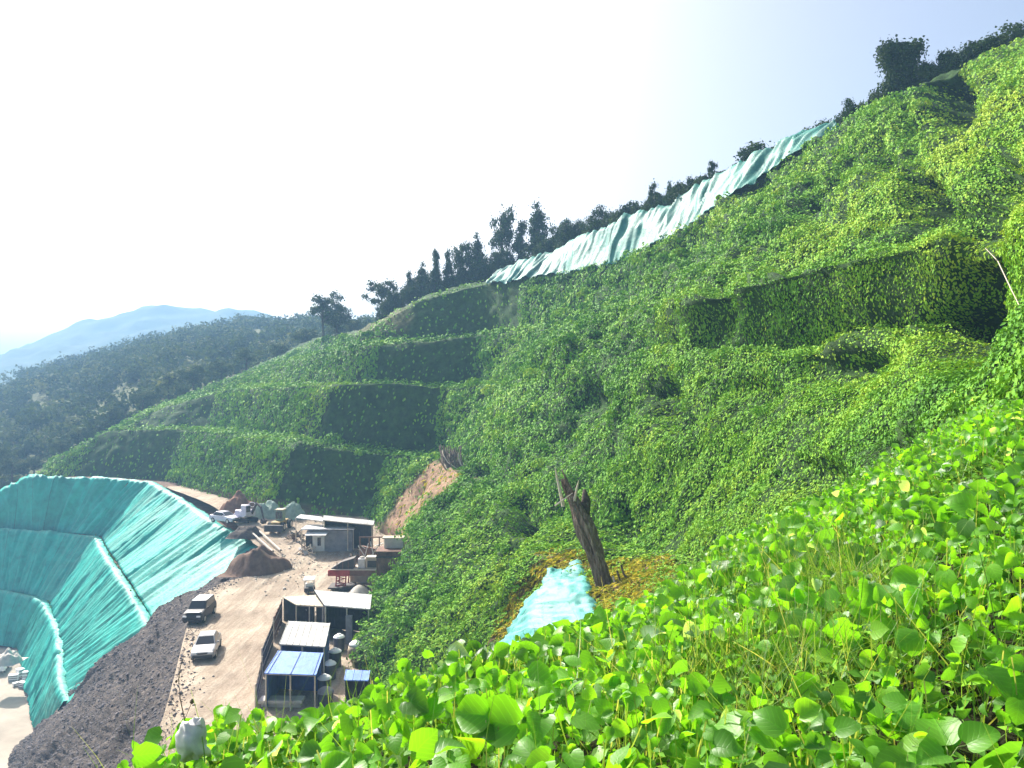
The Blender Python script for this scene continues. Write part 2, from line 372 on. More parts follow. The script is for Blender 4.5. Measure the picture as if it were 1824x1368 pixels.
def leaf_diamonds(P, Nn, T, s, asp=0.55, tilt=0.7, turn=0.6, seed=1, fold=0.25):
    r_ = np.random.default_rng(seed); m = len(P)
    n = norm(Nn+r_.normal(0, 1, (m, 3))*(tilt[:, None] if hasattr(tilt, '__len__') else tilt)); t = norm(T+r_.normal(0, turn, (m, 3)))
    t = norm(t-n*np.sum(t*n, -1, keepdims=True)); b = np.cross(n, t)
    s = s[:, None]
    V = np.stack([P-t*s*0.62, P+b*s*asp+n*s*fold, P+t*s*0.75, P-b*s*asp+n*s*fold*0.6], 1).reshape(-1, 3)
    i = np.arange(m)[:, None]*4
    Q = np.concatenate([np.concatenate([i, i+1, i+2], 1), np.concatenate([i, i+2, i+3], 1)])
    return V, Q

# ================================================================== THE LAND
def line(*pts): return [W(*p) for p in pts]
TA = line((60,858,172),(140,850,168),(300,862,160),(480,888,116),(580,905,115),(655,925,113),(715,940,97),(668,1040,81),(655,1100,71),(632,1180,61),(690,1260,53),(860,1300,42),(1000,1400,30),(1100,1500,22),(1300,1600,16))
CA = line((80,828,178),(190,768,173),(335,768,164),(520,795,118.5),(600,803,117.5),(700,813,115.8),(785,818,108),(845,868,76),(885,915,62),(930,960,51),(965,1006,43.5),(1010,1035,40),(1050,1130,31),(1200,1250,21),(1500,1250,14))
TB = line((90,826,180),(200,766,178),(380,767,170),(565,784,124),(640,800,122.5),(780,811,121),(815,827,106),(880,868,78),(950,892,67),(1040,935,53),(1120,975,44),(1220,1000,36),(1320,1015,27),(1540,920,18),(1760,790,13))
CB = line((100,824,185),(240,745,184),(390,698,175),(600,686,126.5),(700,683,125),(790,692,123.8),(880,690,112),(940,672,95),(1040,650,78),(1150,632,62),(1250,636,48),(1420,633,38),(1600,612,32.0),(1720,588,26),(1880,555,16))
TC = line((110,822,188),(260,735,190),(420,692,183),(645,686,133),(730,688,131.5),(850,690,130),(905,686,114),(955,668,98),(1050,645,82),(1165,625,66),(1250,630,52),(1420,623,42),(1600,602,35.3),(1725,574,30.5),(1890,535,18))
CC = line((110,822,190),(300,720,198),(480,650,190),(650,618,136),(760,612,134.5),(860,597,133),(950,590,118),(1000,602,101),(1080,585,87),(1160,560,70),(1235,535,50.0),(1420,488,40.2),(1580,455,34.0),(1720,420,29.6),(1900,390,18.5))
TD = line((115,820,195),(320,716,206),(545,640,200),(665,612,146),(775,608,142.5),(870,594,140),(965,584,122),(1045,565,107),(1110,555,92),(1180,535,76),(1250,525,58),(1430,492,48),(1590,450,41),(1720,408,36),(1920,370,24))
CD = line((120,820,200),(330,715,215),(560,612,212),(645,598,153),(745,538,146.5),(850,510,143.5),(990,490,126),(1100,470,112),(1190,430,98),(1282,372,88),(1390,302,82),(1500,240,77),(1580,186,73),(1700,130,69),(1880,40,65))
P1 = line((120,815,210),(330,712,222),(560,602,225),(650,586,166),(752,530,157),(870,500,151),(1000,452,132),(1100,406,116),(1200,372,104),(1290,316,93),(1390,286,86),(1492,238,80),(1582,183,76),(1702,126,72),(1885,36,68))
P2 = [p+np.array([4, 30, -2.0]) for p in P1]
P3 = [p+np.array([20, 120, -45.0]) for p in P1]
FT = [p+np.array([0, 0.0, -4.0]) for p in TA]
for l_ in (P1, P2, P3, CD, TD, CC, TC, CB): l_.append(l_[-1]+(l_[-1]-l_[-2])*np.array([1.6, 1.6, 1.0]))
for l_ in (TB, CA, TA, FT): l_.append(l_[-1]+np.array([-1.0, -6.5, -0.6]))
lines = [P3, P2, P1, CD, TD, CC, TC, CB, TB, CA, TA, FT]
names = ['P3', 'P2', 'P1', 'CD', 'TD', 'CC', 'TC', 'CB', 'TB', 'CA', 'TA', 'FT']
rows = [3, 6, 8, 26, 6, 18, 5, 24, 6, 26, 3]
seg = [1.0, 0.9, 0.8, 0.5, 0.5, 0.5, 0.5, 0.45, 0.4, 0.35, 0.3, 0.25, 0.2, 0.2, 0.3]
G, st, rv = loft(lines, seg, rows, w=2)
nrm, fall, cont = grid_normals(G); nrm = face_eye(nrm, G)
ST = np.broadcast_to(st[None, :], G.shape[:2]); RV = np.broadcast_to(rv[:, None], G.shape[:2])
Dm = np.clip(G[..., 1]/60.0, 0.3, 1.3)
# arc length along the contour, for hanging streaks
arc = np.concatenate([[0], np.cumsum(np.linalg.norm(np.diff(G[rows[0]+rows[1]+rows[2]+10], axis=0), axis=1))])
AR = np.broadcast_to(arc[None, :], G.shape[:2])
on_face = np.clip((RV-2.7)/0.4, 0, 1)
disp = 1.2*fbm(G*0.16, 4)+0.95*fbm(G*0.55+9, 3)-0.35*np.abs(fbm(G*0.3+31, 3))
streak = fbm(np.stack([AR*0.75, G[..., 2]*0.12, G[..., 1]*0.02], -1), 3)
disp = disp*Dm+0.55*streak*np.clip(Dm, 0.3, 1)*on_face
edge_keep = 1-0.75*np.exp(-np.abs(RV-7)*6)
for lip in (3, 4, 5, 6, 8, 9, 10):                   # keep the bench lips tidy on the far terraces
    edge_keep = edge_keep*(1-0.8*np.exp(-np.abs(RV-lip)*5)*np.clip(7.5-ST, 0, 1))
edge_keep = edge_keep*np.where(ST < 6, 0.55, np.clip(0.55+(ST-6)*.3, .55, 1))
disp = disp*np.where((RV > 4.9) & (RV < 6.1) & (ST > 9.7), .4, 1.0)
disp = disp*edge_keep*np.where(RV < 2.2, 0.5, 1.0)*np.where((RV > 1.7) & (RV < 3.0) & (ST > 4.9) & (ST < 11.2), 0.2, 1.0)
G = G+nrm*disp[..., None]
# hollows where the slope has slumped behind the vines: px, py, radius x, radius y, depth
px, py = proj(G)
hollow = np.zeros(G.shape[:2])
for hx, hy, rx, ry, dp in [(1690,175,38,48,3.2),(1735,400,42,38,1.8),(1650,360,32,45,1.9),(1565,288,24,20,1.6),(1180,720,26,45,2.6),(1745,520,40,70,1.7),(935,925,22,32,2.6),(852,845,22,12,1.2),
                           (1050,715,25,40,1.6),(1000,790,30,40,1.0),(1480,665,70,32,0.9),(1340,700,50,30,.7),(1440,850,60,40,0.9),(1105,935,18,35,1.3),(1600,820,40,50,.8),(1330,330,40,22,1.0),(1460,390,60,25,.9),(1240,430,40,20,.8),
                           (1700,610,45,60,1.6),(1530,640,60,25,.8),(1270,560,35,60,.9),(1790,330,40,40,1.3),(1110,520,40,20,.7)]:
    e = np.exp(-(((px-hx)/rx)**2+((py-hy)/ry)**2)**1.6)
    hollow += e*dp*1.35
inward = norm(nrm*np.array([1, 1, 0.15]))
G = G-inward*(hollow*np.where((RV > 2.9) & (RV < 10), 1, 0))[..., None]
# shaggy bumps standing out
for hx, hy, rx, ry, dp in [(985,640,34,22,1.6),(1022,625,12,18,1.6),(1745,470,26,34,.6)]:
    e = np.exp(-(((px-hx)/rx)**2+((py-hy)/ry)**2)**1.5)
    G = G+nrm*(e*dp*np.where((RV > 2.9) & (RV < 10), 1, 0))[..., None]
nrm, fall, cont = grid_normals(G); nrm = face_eye(nrm, G)
px, py = proj(G)
def inpoly(px, py, poly):
    r = np.zeros(px.shape, bool); n = len(poly)
    for i in range(n):
        x1, y1 = poly[i]; x2, y2 = poly[(i+1) % n]
        c = ((y1 > py) != (y2 > py)) & (px < (x2-x1)*(py-y1)/((y2-y1) or 1e-9)+x1)
        r ^= c
    return r
jx = px+9*fbm(G*0.8, 3)*2; jy = py+9*fbm(G*0.8+40, 3)*2
soil = np.zeros(G.shape[:2])
soil[inpoly(jx, jy, [(772,822),(815,832),(822,862),(775,885),(735,925),(722,965),(668,965),(690,930),(725,875),(748,840)])] = 1
soil[inpoly(jx, jy, [(960,1000),(1030,985),(1075,1010),(1200,1000),(1180,1075),(1060,1090),(1050,1030),(1000,1020),(950,1060),(905,1140),(870,1150),(905,1090)])] = 0.8
soil[inpoly(jx, jy, [(640,575),(720,548),(740,560),(720,605),(640,608)])] = 0.22
soil[inpoly(jx, jy, [(270,858),(420,890),(470,900),(640,925),(640,935),(420,905),(280,872)])] = 0.7
soil[(RV > 10.3)] = 1
for _ in range(2):
    p_ = np.pad(soil, 1, mode='edge'); soil = (p_[:-2, 1:-1]+p_[2:, 1:-1]+p_[1:-1, :-2]+p_[1:-1, 2:]+2*soil)/6
hill = link_mesh('hillside', np_mesh('hillside', G.reshape(-1, 3), grid_faces(*G.shape[:2]), {'soil': ('FLOAT', soil)}, smooth=True), M['hill'])
tag(hill, kind='structure')

# vines over it
def mid4(A): return (A[:-1, :-1]+A[1:, :-1]+A[:-1, 1:]+A[1:, 1:])/4
mst, mrv, msoil = mid4(np.array(ST)), mid4(np.array(RV)), mid4(soil)
mpx, mpy = mid4(px), mid4(py); mG = np.stack([mid4(G[..., k]) for k in range(3)], -1)
dens = np.full(mst.shape, 1.9); dens[(mrv > 5) & (mrv < 6) & (mst > 9.8)] = 1.3
dens[mrv < 2.9] = 0.0
tarpzone = (mst > 5.2) & (mst < 11) & (mrv < 3.0); dens[tarpzone] = 0
thin = ((mrv > 9) & (mrv < 10) & (mst > 3.15) & (mst < 4.9)) | ((mrv > 7) & (mrv < 8) & (mst > 3.0) & (mst < 4.95)) | ((mrv > 5) & (mrv < 6) & (mst > 3.25) & (mst < 4.95)) | ((mrv > 3) & (mrv < 4) & (mst > 3.5) & (mst < 5.65)) | ((mrv > 9) & (mrv < 10) & (mst > .9) & (mst < 2.0)) | ((mrv > 7) & (mrv < 8) & (mst > 1.2) & (mst < 2))
crease = np.abs(fbm(np.stack([mid4(np.array(AR))*.22, mG[..., 2]*.09, mG[..., 1]*.03], -1), 3)); dens *= np.clip(.5+crease*9, .5, 1)
dens[thin] *= 0.06  # shade of the dark terrace faces deepened by stripping leaves to dark ground
dens *= (1-0.97*np.clip(msoil*1.3, 0, 1))
dens *= 0.25+1.3*np.clip(0.5+1.3*fbm(mG*0.5+5, 3), 0, 1)
dens *= 1-0.9*np.clip(mid4(hollow)/2.0, 0, 1)*np.where((mrv > 2.9) & (mrv < 10), 1, 0)  # shade of the hollows put into the leaf cover: dark ground bared
P, n_, t_, s_ = scatter(G, nrm, fall, dens, lambda m: np.clip(0.0031*m[..., 1], 0.09, 0.45), 11)
r_ = np.random.default_rng(12)
P = P+n_*(r_.random(len(P))**1.5*s_*1.6+np.clip(fbm(P*0.9, 2), 0, 1)*.5*np.clip(P[:, 1]/60, .3, 1))[:, None]
sun_away = n_[:, 1]*-0.6+n_[:, 2]*-0.64+n_[:, 0]*0.49        # facing away from the sun; leaves laid flat there to keep the shade dark
V, Q = leaf_diamonds(P, n_, t_, s_, asp=0.40, tilt=np.where(sun_away > -0.1, 0.15, 0.34), turn=0.45, seed=13)
lx, ly = proj(P)
mdn = np.where((mrv > 3) & (mrv < 10), 0.085, 0.0)*(msoil < .2); mdn[thin] = 0; mdn[mid4(hollow) > .7] = 0; mdn[(mrv > 4.9) & (mrv < 6.1) & (mst > 9.6)] = 0; mdn[mst < 5] *= .35
mP, mN, _, _ = scatter(G, nrm, fall, mdn, lambda m: np.full(m.shape[:2], 1.0), 15)
r_ = np.random.default_rng(16)
mr_ = r_.gamma(3.0, .17, len(mP)).clip(.2, 1.3)*np.clip(mP[:, 1]/55, .4, 1.2); per = 150
dd = norm(r_.normal(0, 1, (len(mP), per, 3))); dd[..., 2] = np.abs(dd[..., 2])*.9; dd = norm(dd)
mC = (mP[:, None]+mN[:, None]*(mr_*.15)[:, None, None]+dd*mr_[:, None, None]*np.array([1.15, 1.15, .95])*r_.uniform(.75, 1.05, (len(mP), per, 1))).reshape(-1, 3)
mS = np.repeat(np.clip(0.0033*mP[:, 1], .09, .45), per)*r_.uniform(.6, 1.3, len(mP)*per)
V2, Q2 = leaf_diamonds(mC, dd.reshape(-1, 3), np.broadcast_to([0, 0, -1.0], mC.shape), mS, asp=.42, tilt=.4, turn=.5, seed=17)
Q = np.concatenate([Q, Q2+len(V)]); V = np.concatenate([V, V2]); mt_ = np.repeat(r_.normal(0, .16, len(mP)), per)
P = np.concatenate([P, mC]); lx, ly = proj(P)
yel = np.clip((lx-1000)/700, 0, 1)*np.clip((760-ly)/500, 0, 1)
tint = np.clip(0.38+0.42*fbm(P*0.10+3, 3)+0.35*yel+r_.normal(0, 0.14, len(P))+0.22*fbm(P*0.6, 2)+np.concatenate([np.zeros(len(P)-len(mt_)), mt_]), 0, 1)
vl = link_mesh('vine_leaves', np_mesh('vine_leaves', V, Q, {'tint': ('FLOAT', np.repeat(tint, 4))}), M['vine'])
tag(vl, 'mat of small green vine leaves hanging over the terraced slope', 'vines', kind='stuff')

# dry yellow grass on the bare patches beside the small tarp
dz = np.zeros(mst.shape); dz[(msoil > 0.25) & (mpx > 880) & (mpx < 1260)] = 3.6
dz[(msoil > 0.3) & (mpx > 660) & (mpx < 830) & (mrv < 10)] = 0.15
P, n_, t_, s_ = scatter(G, nrm, fall, dz, lambda m: np.clip(0.006*m[..., 1], 0.12, 0.5), 21)
V, Q = leaf_diamonds(P+n_*0.05, n_, t_, s_*1.3, asp=0.13, tilt=0.5, turn=0.5, seed=22)
dg = link_mesh('dry_grass', np_mesh('dry_grass', V, Q, {'tint': ('FLOAT', np.repeat(r_.random(len(P)), 4))}), M['drygrass'])
tag(dg, 'yellow brown dry grass on the bare earth round the small pale tarp', 'grass', kind='stuff')

# ---------------------------------------------------------------- ground sheet, yard, rubble bank
gs = MB(); e = 2400
xs = np.linspace(-e, e, 41); 
GX, GY = np.meshgrid(xs, np.linspace(-350, 2400, 31)); GZ = np.full(GX.shape, -25.3)
ground = link_mesh('ground', np_mesh('ground', np.stack([GX, GY, GZ], -1).reshape(-1, 3), grid_faces(*GX.shape)), M['ground']); tag(ground, kind='structure')

def yz(Y): return np.interp(Y, [0, 78, 92, 110, 130, 150, 162, 200], [0, 0, 0.8, 2.9, 3.1, 2.4, 1.9, 1.9])
YE = [(100,1368,30),(230,1368,45),(285,1300,50),(303,1230,56),(332,1120,71),(345,1075,79),(385,1046,85),(440,1025,88.5),(508,1003,91.5),(505,985,95),(455,950,104.5),(400,915,122),(345,893,136),(292,868,156),(255,862,163)]
yex = np.array([W(*p)[0] for p in YE]); yey = np.array([p[2] for p in YE], float)
Ys = np.concatenate([np.arange(30, 100, 0.5), np.arange(100, 164, 0.8)])
xl = np.interp(Ys, yey, yex)-np.interp(Ys, [93, 98, 150], [0, 1.6, 1.6]); xl = smooth_cols(np.stack([xl, xl, xl], -1)[None], 3)[0][:, 0]
cols_ = np.concatenate([np.linspace(0, 36, 110), np.linspace(38, 95, 20)])
YG = np.stack([xl[:, None]+cols_[None, :], np.broadcast_to(Ys[:, None], (len(Ys), len(cols_))), np.zeros((len(Ys), len(cols_)))], -1)
tr = np.abs(fbm(np.stack([(YG[..., 0]-xl[:, None])*0.55, YG[..., 1]*0.035, YG[..., 1]*0], -1), 3))
YG[..., 2] = yz(YG[..., 1])-0.10*np.clip(1-tr*7, 0, 1)+0.10*fbm(YG*np.array([0.25, 0.25, 1]), 4)+0.035*fbm(YG*np.array([1.6, 0.25, 1])+7, 3)
road = link_mesh('dirt_road', np_mesh('dirt_road', YG.reshape(-1, 3), grid_faces(*YG.shape[:2]), smooth=True), M['sand']); tag(road, kind='structure')

edge = [np.array([np.interp(y, Ys, xl)+0.25, y, float(yz(y))]) for y in (34, 45, 50, 56, 71, 79, 85, 88.5, 91.5)]
toe = line((-60,1520,72),(-60,1470,80),(0,1385,92),(15,1330,101),(68,1297,106),(118,1238,99),(262,1106,98),(405,1020,100.5),(442,974,105))
toe[0][2] = toe[1][2] = toe[2][2] = toe[3][2] = -25.6
B, bt, brv = loft([edge, [a*0.5+b*0.5+np.array([0, 0, 0.6]) for a, b in zip(edge, toe)], toe, [p+np.array([-1, 1, -3]) for p in toe]], 0.4, [26, 28, 3], w=4)
bn, _, _ = grid_normals(B); bn = face_eye(bn, B)
fade = np.clip(brv/0.25, 0, 1)[:, None]
B = B+bn*((0.95*fbm(B*np.array([.22, .5, .22]), 4)+0.5*fbm(B*0.9+3, 4))*fade)[..., None]
bank = link_mesh('rubble_bank', np_mesh('rubble_bank', B.reshape(-1, 3), grid_faces(*B.shape[:2]), {}, smooth=False), M['rubble']); tag(bank, kind='structure')
def stones(name, Pn, sizes, mat, label):
    r_ = np.random.default_rng(5); m = len(Pn)
    o = np.array([[1,0,0],[-1,0,0],[0,1,0],[0,-1,0],[0,0,1],[0,0,-1]], float)
    f = np.array([[0,2,4],[2,1,4],[1,3,4],[3,0,4],[2,0,5],[1,2,5],[3,1,5],[0,3,5]])
    V = o[None]*r_.uniform(0.45, 1.0, (m, 6, 1))*sizes[:, None, None]*np.array([1, 1, .7]); a = r_.uniform(0, 6.28, m)
    c, s = np.cos(a)[:, None], np.sin(a)[:, None]
    V = np.stack([V[..., 0]*c-V[..., 1]*s, V[..., 0]*s+V[..., 1]*c, V[..., 2]+V[..., 0]*.3], -1)+Pn[:, None]
    Q = (f[None]+np.arange(m)[:, None, None]*6).reshape(-1, 3)
    ob = link_mesh(name, np_mesh(name, V.reshape(-1, 3), Q), mat); tag(ob, label, 'stones', kind='stuff'); return ob
bp_, _, _, _ = scatter(B, bn, bn, np.where(brv[:-1, None] < 1.96, 1.0, 0)*np.ones((1, B.shape[1]-1)), lambda m: np.full(m.shape[:2], 0.30), 31)
q_ = np.random.default_rng(9); ne = 1300; yy = q_.uniform(42, 96, ne); ex = np.interp(yy, Ys, xl)+np.abs(q_.normal(0, .9, ne))+.1
ep = np.stack([ex, yy, yz(yy)+.03], -1)
g2 = 500; gp = np.stack([q_.normal(-25.5, 2.4, g2), q_.normal(93, 4.5, g2), np.zeros(g2)], -1); gp[:, 2] = yz(gp[:, 1])+.05
stones('loose_stones', np.concatenate([bp_, ep]), np.concatenate([q_.gamma(1.6, 0.05, len(bp_))+0.035, q_.gamma(1.5, .035, ne)+.02]), M['stone'], 'loose grey stones covering the bank between road and pit')
stones('pale_gravel', gp, q_.gamma(1.6, .05, g2)+.03, M['concrete'], 'pale broken gravel strewn over the yard in front of the far shed')

# ---------------------------------------------------------------- foreground ledge the photographer stands on
fe = [(-150,1480,2.6),(60,1420,2.9),(200,1352,3.3),(300,1300,3.9),(400,1290,4.2),(500,1266,4.5),(650,1216,5.0),(900,1152,6.0),(1060,1116,6.8),(1180,1066,7.8),(1300,972,9.4),(1450,893,11),(1560,834,12.5),(1700,748,14),(1824,694,15),(2000,600,16),(2300,480,17)]
L_edge = line(*fe)
def fg_row(pyv, dl, dr):
    return [W(p[0], pyv, dl+(dr-dl)*np.clip(p[0]/1824, 0, 1)) for p in fe]
L_bot = fg_row(1368, 3.05, 2.35)
for l_ in (L_bot,):
    l_[-2] = l_[-2]+np.array([2.2, -.3, .45]); l_[-1] = l_[-1]+np.array([9.0, -.6, 2.2])
L_near = [np.array([p[0]*0.8, 1.3, p[2]+0.12]) for p in L_bot]
L_back = [np.array([p[0]*0.9, -3.0, p[2]+0.5]) for p in L_bot]
L_mid = []
for a, b, p in zip(L_bot, L_edge, fe):
    m_ = a*0.5+b*0.5; L_mid.append(m_+np.array([0, 0, 0.02*np.linalg.norm(b-a)*np.clip((p[0]-900)/900, 0, 1)]))
canopy = [L_back, L_near, L_bot, L_mid, L_edge]
drop = np.array([0, 0, -0.30])
L_fall1 = [p+np.array([-0.35, 0.7, -0.75]) for p in L_edge]
L_fall2 = [p+np.array([-1.6, 2.6, -4.5]) for p in L_edge]
L_fall3 = [p+np.array([-5.0, 8.0, -17.0]) for p in L_edge]
fl = [[p+drop for p in l] for l in canopy]+[L_fall1, L_fall2, L_fall3]
FG, ft, frv = loft(fl, 0.16, [8, 10, 14, 18, 5, 6, 6], w=2)
FG[..., 2] += 0.10*fbm(FG*np.array([1.1, 1.1, 0]), 3)
fgo = link_mesh('near_slope', np_mesh('near_slope', FG.reshape(-1, 3), grid_faces(*FG.shape[:2]), smooth=True), M['soil']); tag(fgo, kind='structure')
fn, ff, fc = grid_normals(FG); fn = fn*np.sign(fn[..., 2:3]+1e-6)

# broad leaf template: heart shaped, folded along the midrib
mid = np.array([[0, 0, 0], [0, .22, .02], [0, .5, .03], [0, .78, 0], [0, 1.03, -.06]])
out = np.array([[.16, -.13, .02], [.42, .02, .06], [.53, .30, .09], [.44, .62, .06], [.2, .87, 0]])
LT = np.concatenate([mid, out, out*np.array([-1, 1, 1])])
LF = np.array([[0,5,6,1],[1,6,7,2],[2,7,8,3],[3,8,9,4],[0,1,11,10],[1,2,12,11],[2,3,13,12],[3,4,14,13]])
def broad_leaves(P, n, heading, size, seed):
    r_ = np.random.default_rng(seed); m = len(P)
    t = norm(heading-n*np.sum(heading*n, -1, keepdims=True)); b = np.cross(t, n)
    T = np.broadcast_to(LT, (m, 15, 3)).copy()
    T[..., 0] *= r_.uniform(0.8, 1.12, (m, 1))
    foldk = r_.uniform(-0.1, 0.75, (m, 1)); T[..., 2] += np.abs(T[..., 0])*foldk
    droop = r_.uniform(-0.05, 0.55, (m, 1)); T[..., 2] -= droop*(T[..., 1]**2)*0.6
    T += r_.normal(0, 0.022, T.shape)
    T *= size[:, None, None]
    V = P[:, None]+T[..., 0:1]*b[:, None]+T[..., 1:2]*t[:, None]+T[..., 2:3]*n[:, None]
    Q = (LF[None]+np.arange(m)[:, None, None]*15).reshape(-1, 4)
    vein = np.broadcast_to(np.stack([LT[:, 0], LT[:, 1], LT[:, 0]*0], -1), (m, 15, 3))
    return V.reshape(-1, 3), Q, vein.reshape(-1, 3)
def fg_points(dens, seed, size):
    P, n_, t_, s_ = scatter(FG, fn, ff, dens, lambda m: np.full(m.shape[:2], size), seed)
    return P, n_
mf = np.stack([mid4(FG[..., k]) for k in range(3)], -1); mfx, mfy = proj(mf); mfr = mid4(np.broadcast_to(frv[:, None], FG.shape[:2]).copy())
grassy = np.exp(-(((mfx-1430)/190)**2+((mfy-1275)/75)**2)**1.3)+0.8*np.exp(-(((mfx-1500)/130)**2+((mfy-1090)/40)**2))+0.6*np.exp(-(((mfx-1720)/110)**2+((mfy-1210)/50)**2))+.5*np.exp(-(((mfx-1250)/130)**2+((mfy-1270)/40)**2))
grassy = np.clip(grassy*1.25, 0, 1)
clump = np.clip(0.75+1.5*fbm(mf*np.array([1.3, 1.3, 0]), 3), 0.06, 1.6)
vis = np.where((mfr > 1.3) & (mfr < 5.6), 1.0, 0.0)*(mfx > 185)
dl = 1.6*vis*clump*(1-0.95*grassy)
P, n_ = fg_points(dl, 41, 0.084)
r_ = np.random.default_rng(42); m = len(P)
far_ = np.clip((P[:, 1]-3)/9, 0, 1)
hgt = r_.beta(1.5, 1.7, m)*(0.36+0.3*fbm(P*np.array([2, 2, 0])+3, 2))
hgt = np.minimum(hgt, .33); Pb = P.copy(); P = P+np.array([0, 0, 1])*hgt[:, None]+r_.normal(0, .03, (m, 3))
face = np.array([-0.2, -0.62, 0.7])
nn = norm(face+r_.normal(0, 0.55, (m, 3)))
hd = norm(np.stack([r_.normal(0, 1, m), r_.normal(-0.5, 1, m), r_.normal(-.35, .4, m)], -1))
sz = r_.gamma(8, 0.0096, m).clip(0.04, 0.16)*np.where(r_.random(m) < 0.45, 0.55, 1)*(1+0.15*(1-far_))
V, Q, vein = broad_leaves(P, nn, hd, sz, 43)
tint = np.clip(0.48+0.3*fbm(P*0.9, 2)+r_.normal(0, 0.24, m), 0, .9); tint[r_.random(m) < 0.035] = 1.0  # a few pale leaves: undersides, and sky gloss put into the colour
bl = link_mesh('broad_vine_leaves', np_mesh('broad_vine_leaves', V, Q, {'tint': ('FLOAT', np.repeat(tint, 15)), 'vein': ('FLOAT_VECTOR', vein)}, smooth=True), M['bigleaf'])
tag(bl, 'bright green heart shaped vine leaves covering the near slope', 'vines', kind='stuff')
# leaf stalks and runners
k = (r_.random(m) < 0.5) | (hgt > .22)
A0 = Pb[k]+r_.normal(0, .05, (k.sum(), 3)); A1 = P[k]
def ribbons(A0, A1, w, bend, mat, name, label, cat, tint, seg=3, taper=True, seed=2):
    r_ = np.random.default_rng(seed); m = len(A0); V = []
    side = norm(np.cross(A1-A0, np.array([0, 0, 1.0])+r_.normal(0, .6, (m, 3))))
    bv = r_.normal(0, 1, (m, 3))*bend[:, None]
    for i in range(seg+1):
        f = i/seg; c = A0*(1-f)+A1*f+bv*(f*f)+0*side
        ww = w*(1-0.85*f if taper else 1)
        V += [c-side*ww[:, None], c+side*ww[:, None]]
    V = np.stack(V, 1); nv = 2*(seg+1)
    q = np.array([[2*i, 2*i+1, 2*i+3, 2*i+2] for i in range(seg)])
    Q = (q[None]+np.arange(m)[:, None, None]*nv).reshape(-1, 4)
    o = link_mesh(name, np_mesh(name, V.reshape(-1, 3), Q, {'tint': ('FLOAT', np.repeat(tint, nv))}), mat); tag(o, label, cat, kind='stuff'); return o
ribbons(A0, A1, np.full(k.sum(), 0.0028), np.full(k.sum(), 0.02), M['grass'], 'leaf_stalks', 'thin stalks carrying the near vine leaves', 'stalks', r_.uniform(.2, .9, k.sum()), taper=False)
P, n_ = fg_points(vis*(0.5+11.0*grassy)*np.clip(.5+fbm(mf*3, 2), .2, 1.2), 51, 0.075)
m = len(P); L_ = r_.uniform(0.15, 0.5, m)
tip = P+norm(np.stack([r_.normal(0, .55, m), r_.normal(-.1, .55, m), np.ones(m)], -1))*L_[:, None]
bd = L_*0.28
ribbons(P, tip, r_.uniform(.002, .0052, m), bd, M['grass'], 'near_grass', 'fine green grass growing between the near vine leaves', 'grass', np.clip(r_.normal(.45, .28, m), 0, 1), seg=4, seed=8)
# small undergrowth leaves low down among the stalks
P, n_ = fg_points(vis*(0.9+1.2*grassy), 61, 0.05)
m = len(P); P = P+np.array([0, 0, 1])*(r_.random(m)*0.2)[:, None]
V, Q = leaf_diamonds(P, np.broadcast_to([0, -.3, .8], (m, 3)), r_.normal(0, 1, (m, 3)), r_.uniform(.025, .06, m), asp=.4, tilt=.7, seed=62)
ug = link_mesh('undergrowth', np_mesh('undergrowth', V, Q, {'tint': ('FLOAT', np.repeat(r_.uniform(.05, .7, m), 4))}), M['vine'])
tag(ug, 'small leafy undergrowth beneath the near vine leaves', 'undergrowth', kind='stuff')

# ---------------------------------------------------------------- far wooded hill and mountain
HB = line((-320,905,200),(0,885,195),(100,832,200),(240,752,205),(400,700,214),(560,650,232),(680,600,240))
HT = line((-320,745,420),(0,672,420),(100,645,425),(220,611,432),(330,581,440),(440,566,450),(560,566,445),(680,592,430))
HT = [p+np.array([0, 0, -5.5]) for p in HT]
HT = [HT[0], HT[1], HT[2], HT[3], HT[5], HT[6], HT[7]]
HM = [a*.5+b*.5+np.array([0, 0, 3.0]) for a, b in zip(HB, HT)]
HS = [p*np.array([1, 1, 0])+np.array([0, -8, -21]) for p in HB]
HK = [p+np.array([0, 160, -80]) for p in HT]
HG, ht, hrv = loft([HK, HT, HM, HB, HS], 4, [4, 26, 26, 4], w=2)
hn = face_eye(grid_normals(HG)[0], HG)
HG = HG+np.array([0, 0, 1])*(5*fbm(HG*0.018, 4)*np.clip((HG[..., 1]-190)/60, 0, 1))[..., None]
woodhill = link_mesh('far_hill', np_mesh('far_hill', HG.reshape(-1, 3), grid_faces(*HG.shape[:2]), {'soil': ('FLOAT', np.full(HG.shape[0]*HG.shape[1], .2))}, smooth=True), M['hill']); tag(woodhill, kind='structure')
P, n_, t_, s_ = scatter(HG, hn, hn, np.where((hrv[:-1] >= 0.6) & (hrv[:-1] < 3.2), 0.95, 0)[:, None]*np.ones((1, HG.shape[1]-1)), lambda m: np.full(m.shape[:2], 6.2), 71)
r_ = np.random.default_rng(72)
def crowns(P, rad, per, seed, leaf):
    r_ = np.random.default_rng(seed); m = len(P)
    d = norm(r_.normal(0, 1, (m, per, 3))); rr = r_.random((m, per, 1))**0.4
    lob = 1+0.35*np.sin(d[..., :1]*4+r_.uniform(0, 6, (m, 1, 1)))*np.sin(d[..., 2:]*5+r_.uniform(0, 6, (m, 1, 1)))
    C = P[:, None]+d*rr*lob*rad[:, None, None]*np.array([1, 1, r_.uniform(.7, 1.2)])
    return C.reshape(-1, 3), d.reshape(-1, 3)
rad = r_.gamma(9, .34, len(P)).clip(1.6, 5.5)
C, d = crowns(P+np.stack([0*rad, 0*rad, rad*0.9], -1), rad, 90, 73, 1)
